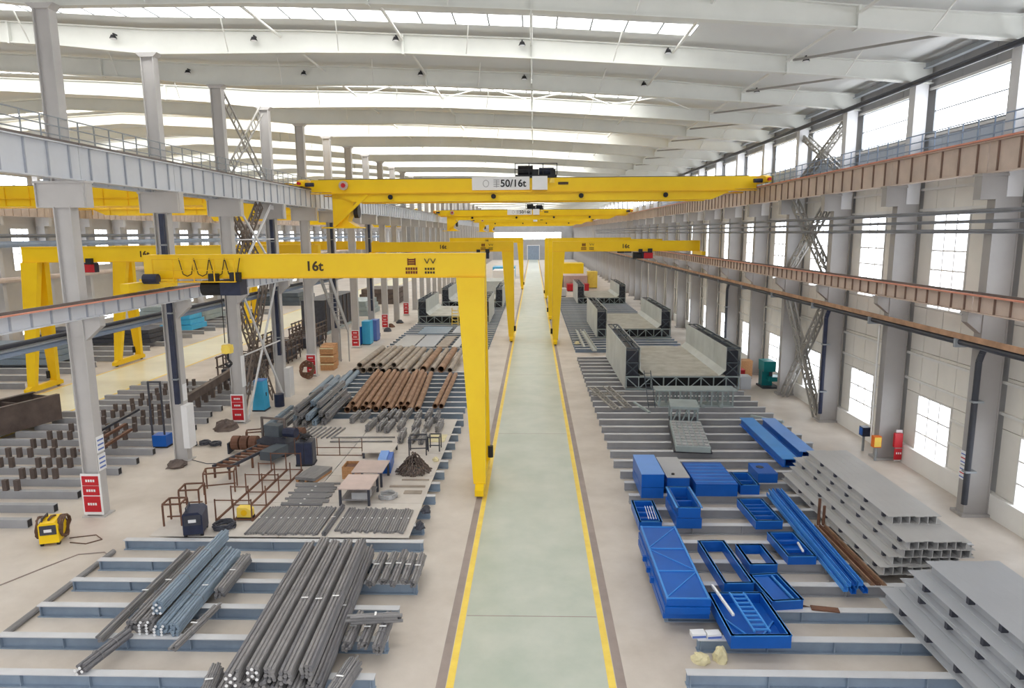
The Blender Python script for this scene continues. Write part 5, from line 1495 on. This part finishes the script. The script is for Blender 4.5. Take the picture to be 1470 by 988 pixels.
for i, (x, y, w, d, h, m, lab) in enumerate(((-19.3, 73.6, 0.9, 0.9, 2.0, 'blue_paint', 'blue cabinet by the columns past the third notice board'), (-18.3, 74.3, 0.9, 1.4, 2.6, 'cyan_paint', 'tall cyan cabinet beside the blue one'),
                                             (-18.1, 76.9, 0.8, 1.6, 2.4, 'sign_blue', 'pale blue cabinet behind the cyan one'))):
    t = thing('tool_cabinet', lab, 'cabinet', (x, y, 0))
    obj('body', MB().box(-w / 2, w / 2, -d / 2, d / 2, 0.08, h), m, t)
    obj('plinth', MB().box(-w / 2 + 0.03, w / 2 - 0.03, -d / 2 + 0.03, d / 2 - 0.03, 0, 0.08), 'machine_dark', t)
    for s in (-1, 1):
        obj('door', MB().box(min(0.01 * s, s * (w / 2 - 0.02)), max(0.01 * s, s * (w / 2 - 0.02)), -d / 2 - 0.02, -d / 2, 0.15, h - 0.08), m, t)
for i, (y, lab) in enumerate(((60.0, 'wooden crate stack between columns, nearer stack'), (61.4, 'wooden crate stack between columns, second stack'))):
    t = thing('crate_stack', lab, 'crates', (-18.4 - 0.3 * i, y, 0))
    for j in range(3):
        obj('crate', MB().box(-0.6, 0.6, -0.6, 0.6, 0.72 * j, 0.72 * j + 0.66), 'wood', t)
        obj('slat', MB().box(-0.63, 0.63, -0.63, -0.6, 0.72 * j + 0.5, 0.72 * j + 0.6), 'cream_rag', t)
t = thing('stair', 'grey steel stair flight beside a column past the third notice board', 'stair', (-17.95, 58.6, 0))
for x in (-0.4, 0.4):
    obj('stringer', MB().bar((x, 0, 8.4), (x, 5.2, 3.0), 0.08, 0.5), 'wall_grey', t)
for i in range(12):
    f = (i + 0.5) / 12
    obj('tread', MB().box(-0.38, 0.38, 5.2 * f - 0.14, 5.2 * f + 0.14, 8.4 - 5.4 * f - 0.02, 8.4 - 5.4 * f + 0.02), 'wall_grey', t)
obj('stair_post', MB().box(-0.45, -0.35, 5.1, 5.2, 0, 3.0), 'wall_grey', t)
obj('stair_post', MB().box(0.35, 0.45, 5.1, 5.2, 0, 3.0), 'wall_grey', t)
obj('landing', MB().box(-0.45, 0.45, -1.2, 0.1, 8.3, 8.4), 'wall_grey', t)
for i in range(4):
    blob(-18.6 + 0.4 * (i % 2), 80 + 4 * i, 0, 0.5, 0.5, 'machine_dark' if i % 2 else 'rust_dark', ('dark', 'rusty')[i % 2 == 0] + ' heap at a column foot ' + ('past the pale blue cabinet', 'by the fourth board', 'past the fourth board', 'near the farthest board')[i], 'heap', 'material_heap', 60 + i)

# ------------------------------------------------------------------ right wall fittings
def downpipe(k, m, lab, dy=-0.42, top=8.3, x=18.2):
    t = thing('downpipe', lab, 'pipe', (x, YR(k) + dy, 0))
    obj('pipe', MB().tube((0, 0, 0.6), (0, 0, top - 0.6), 0.12, 12), m, t)
    obj('bend', MB().path([(0, 0, top - 0.6), (0.08, 0.0, top - 0.3), (0.2, 0, top)], 0.12, 12), m, t)
    for z in (2.0, 5.0):
        obj('clamp', MB().box(-0.15, 0.3, -0.15, 0.15, z, z + 0.08), 'frame_grey', t)
downpipe(0, 'pipe_dark', 'dark downpipe on the wall column with the white placard', top=7.3)
downpipe(2, 'motor_blue', 'dark blue downpipe on the column before the floor standing lattice bracing', top=7.3)
downpipe(5, 'pipe_dark', 'dark downpipe on the wall column beyond the teal machine', dy=-0.5, top=7.3)
tag(obj('tall_stack_pipe', MB().box(18.72, 19.15, YR(5) + 0.6, YR(5) + 1.2, 0.0, 13.0), 'pipe_dark'), 'tall dark duct rising beside a wall column behind the teal machine', 'duct')
t = thing('safety_placard', 'white placard with red and blue lines on the first wall column', 'placard', (18.29, YR(0), 0))
for z in (1.55, 2.2):
    obj('sheet', MB().box(-0.03, 0, -0.22, 0.22, z, z + 0.58), 'sign_white', t)
    for j in range(3):
        obj('lettering', MB().box(-0.034, -0.03, -0.18, 0.18, z + 0.08 + 0.17 * j, z + 0.13 + 0.17 * j), 'sign_blue' if j != 1 else 'signal_red', t)
t = thing('safety_placard', 'pale placard at the foot of the column with the dark blue downpipe', 'placard', (18.29, YR(2), 0))
obj('sheet', MB().box(-0.03, 0, -0.22, 0.22, 1.2, 2.6), 'sign_white', t)
for k, lab in ((1, 'red fire hose cabinet beside the column with the yellow box'), (-1, 'red fire hose cabinet beside the nearest wall column')):
    t = thing('fire_cabinet', lab, 'cabinet', (19.14, YR(k) - 0.62, 0))
    obj('back_board', MB().box(-0.16, 0.16, -0.04, 0.0, 0.05, 1.75), 'sign_white', t)
    obj('body', MB().box(-0.3, 0.1, -0.22, -0.04, 0.85, 1.6), 'signal_red', t)
    obj('door', MB().box(-0.3, 0.1, -0.24, -0.22, 0.2, 0.8), 'signal_red', t)
    for j in range(3):
        obj('lettering', MB().box(-0.2 + 0.1 * j, -0.14 + 0.1 * j, -0.245, -0.24, 0.5, 0.6), 'sign_white', t)
t = thing('wall_conduits', 'row of thin vertical conduits on the wall column with the yellow box', 'conduit', (18.0, YR(1) + 0.0, 0))
for i in range(5):
    obj('tube', MB().tube((0.06 * i, 0.10 * i, 1.3), (0.06 * i, 0.10 * i, 7.15), 0.03, 6), 'girt_white', t)
t = thing('switch_box', 'yellow switch box at the foot of the wall conduits', 'switch box', (18.12, YR(1) - 0.35, 0))
obj('body', MB().box(-0.2, 0.2, -0.2, 0.1, 0.75, 1.35), 'orange', t)
obj('door', MB().box(-0.17, 0.17, -0.22, -0.2, 0.8, 1.3), 'line_yellow', t)
obj('post', MB().box(-0.05, 0.05, -0.1, 0.0, 0, 0.75), 'frame_grey', t)
t = thing('switch_box', 'dark blue switch box left of the yellow one on the wall', 'switch box', (18.25, YR(1) + 1.3, 0))
obj('body', MB().box(-0.2, 0.2, -0.35, 0.1, 0.9, 1.4), 'motor_blue', t)
obj('door', MB().box(-0.22, -0.2, -0.3, 0.05, 0.95, 1.35), 'blue_paint', t)
obj('post', MB().box(-0.05, 0.05, -0.1, 0.0, 0, 0.9), 'frame_grey', t)
for k in range(-1, 7):
    t = thing('wall_speaker', 'small black box fixed to a wall column at mid height', 'speaker', (19.2, YR(k) + 0.33, 6.2), 0, 'black boxes on the wall columns')
    obj('body', MB().box(-0.16, 0.16, -0.05, 0.25, 0, 0.5), 'black', t)
    obj('bracket', MB().box(-0.05, 0.05, -0.08, -0.05, 0.1, 0.4), 'frame_grey', t)
# teal machine
t = thing('drill_press', 'teal machine with a boxy head and low table by the windowed wall', 'machine', (18.35, 53.0, 0))
obj('column', MB().box(-0.45, 0.35, -0.2, 0.6, 0.0, 2.05), 'teal_paint', t)
obj('head', MB().box(-0.5, 0.4, -0.7, 0.6, 1.3, 2.1), 'teal_paint', t)
obj('table', MB().box(-0.1, 0.85, -0.8, 0.2, 0.55, 0.9), 'teal_paint', t)
obj('spindle', MB().tube((0.1, -0.5, 1.3), (0.1, -0.5, 0.95), 0.12, 10), 'machine_dark', t)
obj('foot', MB().box(-0.6, 0.7, -0.9, 0.7, 0, 0.12), 'machine_dark', t)
for i, (x, y, w, h, m, lab) in enumerate(((17.3, 56.3, 1.6, 1.5, 'wood', 'brown carton behind the teal machine'), (16.6, 54.5, 0.7, 1.1, 'signal_red', 'small red bin between trough and teal machine'), (16.4, 52.4, 0.8, 1.0, 'beam_grey', 'pale bin at the trough corner'))):
    t = thing('storage_bin', lab, 'bin', (x, y, 0))
    obj('body', MB().box(-w / 2, w / 2, -0.5, 0.5, 0.0, h - 0.06), m, t)
    obj('lid', MB().box(-w / 2 - 0.02, w / 2 + 0.02, -0.52, 0.52, h - 0.06, h), m, t)
# stuff far along the right side
for i, (x, y, w, d, h, m, lab) in enumerate(((4.8, 150, 2.4, 6, 3.2, 'sign_white', 'white container block far along the aisle'), (9.0, 150, 5, 8, 3.0, 'pink_plate', 'pinkish container block far along the aisle'), (9.3, 143.5, 4.5, 3, 1.5, 'signal_red', 'low red block before the pinkish container'),
                                             (13.0, 152, 2, 4, 3.6, 'line_yellow', 'yellow block beside the pinkish container'), (10.0, 175, 5, 8, 4.5, 'crane_yellow', 'big yellow machine far before the end wall'), (5.6, 132, 1.4, 4, 1.5, 'beam_grey', 'pale block beside the far gantry leg'),
                                             (-9.0, 135, 6, 10, 3.0, 'trough_grey', 'grey block behind the dark ended trough'), (-7, 165, 5, 9, 3.4, 'sign_white', 'white block far along the column side'), (-8, 190, 6, 9, 3, 'cyan_paint', 'cyan block far along the column side'))):
    t = thing('container_block', lab, 'container', (x, y, 0))
    obj('body', MB().box(-w / 2, w / 2, -d / 2, d / 2, 0.15, h - 0.08), m, t)
    obj('lid', MB().box(-w / 2 - 0.05, w / 2 + 0.05, -d / 2 - 0.05, d / 2 + 0.05, h - 0.08, h), m, t)
    obj('skid', MB().box(-w / 2 + 0.1, w / 2 - 0.1, -d / 2 + 0.1, d / 2 - 0.1, 0, 0.15), 'machine_dark', t)

# ------------------------------------------------------------------ lamps under the roof girders
for k in (1, 2):
    for x in (-20.6, -13.6, -6.6, -0.45, 6.6, 13.2):
        b, tt = ztop(x)
        t = thing('high_bay_lamp', 'small dark high bay lamp clamped to a roof girder', 'lamp', (x, YG(k) - 0.34, b + 0.55), 0, 'high bay lamps')
        obj('housing', MB().tube((0, 0, 0.0), (0, 0, 0.16), 0.17, 14, 0.10), 'black', t)
        obj('lens', MB().tube((0, 0, -0.03), (0, 0, 0.0), 0.14, 14), 'sign_white', t)
        obj('arm', MB().box(-0.03, 0.03, 0.0, 0.32, 0.2, 0.26), 'black', t)

# ------------------------------------------------------------------ neighbouring bay on the left
TUBE = {}
for i in range(18):
    L = 10.2 if i > 0 else 4.0
    if L not in TUBE:
        TUBE[L] = (MB().box(0, L, -0.15, 0.15, 0, 0.36).mesh('tube_body'), MB().box(L, L + 0.004, -0.12, 0.12, 0.03, 0.33).mesh('tube_end_shade'))
    t = thing('floor_tube', 'long grey box tube with dark open end on the floor of the neighbouring bay', 'tube', (-21.0 - (0.5 if i > 10 else 0) - L, 26.35 + 1.58 * i, 0), 0, 'floor tubes of the neighbouring bay')
    obj('tube_body', TUBE[L][0], 'sleeper_grey', t)
    obj('tube_end_shade', TUBE[L][1], 'black', t)  # black plate on a closed end, paints the shade of the hollow
STUB = MB().box(-0.1, 0.1, -0.1, 0.1, 0, 0.52).mesh('steel_stub')
STUB.materials.append(MATS['brown_steel'])
for i in range(2, 17):
    y = 26.35 + 1.58 * i
    xs = [-23.2 - 0.55 * j - 0.35 * (i % 3) for j in range(4)] + [-26.6 - 0.6 * j - 0.2 * (i % 2) for j in range(3)]
    for x in xs:
        if 36 < y < 42 and x < -28:
            continue
        tag(obj('steel_stub', STUB, 'brown_steel', None, (x, y, 0.36)), 'short dark stub standing on a floor tube in the neighbouring bay', 'stub', 'stubs on the floor tubes')
# brown box girder
t = thing('box_girder', 'large dark brown box girder lying in the neighbouring bay', 'girder', (-34.5, 36.2, 0.36), -0.28)
obj('side_plate', MB().box(2.3, 2.38, -8, 6.6, 0, 1.6), 'brown_steel', t)
obj('side_plate', MB().box(0, 0.08, -8, 6.6, 0, 1.6), 'brown_steel', t)
obj('bottom_plate', MB().box(0.08, 2.3, -8, 6.6, 0, 0.08), 'brown_steel', t)
for i in range(8):
    obj('diaphragm', MB().box(0.08, 2.3, -7.9 + 2.05 * i, -7.82 + 2.05 * i, 0.08, 1.5), 'brown_steel', t)
for x in (0.0, 2.1):
    obj('top_flange', MB().box(x, x + 0.28, -8, 6.6, 1.6, 1.66), 'brown_steel', t)
# racks of rusty rails
for i, (x0, y0, L, lab) in enumerate(((-22.6, 33.0, 4.5, 'rusty rail resting on stubs nearest the columns'), (-23.6, 33.6, 5.0, 'rusty rail resting on stubs beside the first rail'), (-24.8, 36.5, 5.5, 'dark rail resting on stubs before the blue machine'))):
    tag(obj('rusty_rail', MB().bar((x0, y0, 0.95), (x0 - 0.6, y0 + L, 0.95), 0.16, 0.14), 'rust_dark' if i < 2 else 'machine_dark'), lab, 'rail')
t = thing('long_truss', 'dark long girder with hanging stubs behind the second board column', 'girder', (-22.7, 43.0, 0.36), 0.11)
obj('beam', MB().box(-0.15, 0.15, 0, 9.5, 0.75, 1.3), 'brown_steel', t)
for i in range(7):
    obj('stub', MB().box(-0.12, 0.12, 0.4 + 1.4 * i, 0.64 + 1.4 * i, 0, 0.75), 'brown_steel', t)
t = thing('blue_machine', 'small blue machine with a dark mast among the floor tubes', 'machine', (-21.3, 37.3, 0))
obj('body', MB().box(-0.4, 0.4, -0.35, 0.35, 0.1, 0.75), 'blue_paint', t)
obj('wheelbase', MB().box(-0.42, 0.42, -0.3, 0.3, 0, 0.1), 'black', t)
obj('mast', MB().box(-0.5, -0.42, -0.2, -0.12, 0.1, 3.8), 'machine_dark', t)
obj('mast', MB().box(0.2, 0.28, -0.2, -0.12, 0.75, 3.8), 'machine_dark', t)
obj('mast_head', MB().box(-0.5, 0.28, -0.2, -0.12, 3.8, 3.88), 'machine_dark', t)
# dark stacks farther along
rnd = random.Random(77)
for i in range(6):
    y = 56 + 4.2 * i
    x = -24.5 - 1.2 * (i % 2)
    t = thing('rebar_cage', 'dark brown cage of bars stacked in the neighbouring bay behind the columns', 'cage', (x, y, 0.0 if y > 54 else 0.36), 0, 'dark cages in the neighbouring bay')
    for zz in (0.5, 1.3, 2.1):
        for xx in (-1.4, 1.4):
            obj('long_bar', MB().box(xx - 0.06, xx + 0.06, -1.9, 1.9, zz - 0.06, zz + 0.06), 'brown_steel', t)
    for yy in (-1.7, -0.6, 0.6, 1.7):
        for xx in (-1.4, 1.4):
            obj('upright', MB().box(xx - 0.05, xx + 0.05, yy - 0.05, yy + 0.05, 0, 2.2), 'brown_steel', t)
        obj('tie', MB().box(-1.4, 1.4, yy - 0.04, yy + 0.04, 1.26, 1.34), 'brown_steel', t)
    obj('core', MB().box(-1.1, 1.1, -1.7, 1.7, 0.05, 1.1), 'machine_dark', t)
t = thing('box_girder', 'tall dark boxed girder standing beyond the cages in the neighbouring bay', 'girder', (-26.5, 88.0, 0))
obj('body', MB().box(-1.4, 1.4, -7, 7, 0.3, 4.2), 'machine_dark', t)
for i in range(8):
    obj('rib', MB().box(1.4, 1.5, -6.6 + 1.88 * i, -6.4 + 1.88 * i, 0.3, 4.2), 'brown_steel', t)
obj('base', MB().box(-1.6, 1.6, -7, 7, 0, 0.3), 'rack_grey', t)
for i in range(20):
    sleeper(-56.0, -40.5, 49.0 + 3.0 * i, 'sleeper_grey', 'wide grey floor beam on the far side of the cream aisle', 'floor beams beyond the cream aisle', 0.5)
for i, (x, y, w, d, h, m, lab) in enumerate(((-50, 62, 12, 5, 1.6, 'rebar_blue', 'blue grey plate stack beyond the cream aisle'), (-48, 74, 13, 4, 1.4, 'machine_dark', 'dark stack beyond the cream aisle'), (-44, 84, 4, 4, 1.9, 'cyan_paint', 'cyan block beyond the cream aisle'),
                                             (-50, 95, 10, 6, 1.8, 'rack_grey', 'pale stack far beyond the cream aisle'), (-28, 104, 7, 8, 2.2, 'rack_grey', 'pale block in the neighbouring bay past the tall dark girder'),
                                             (-27, 122, 7, 9, 2.6, 'brown_steel', 'brown block far along the neighbouring bay'), (-46, 120, 12, 9, 2.2, 'trough_frame', 'dark grey block far beyond the cream aisle'))):
    t = thing('material_stack', lab, 'stack', (x, y, 0.5 if x < -40 and y < 107 else 0))
    n = 3
    for j in range(n):
        obj('layer', MB().box(-w / 2 + 0.3 * j, w / 2 - 0.2 * j, -d / 2 + 0.2 * j, d / 2 - 0.2 * j, h * j / n, h * (j + 1) / n - 0.04), m, t)
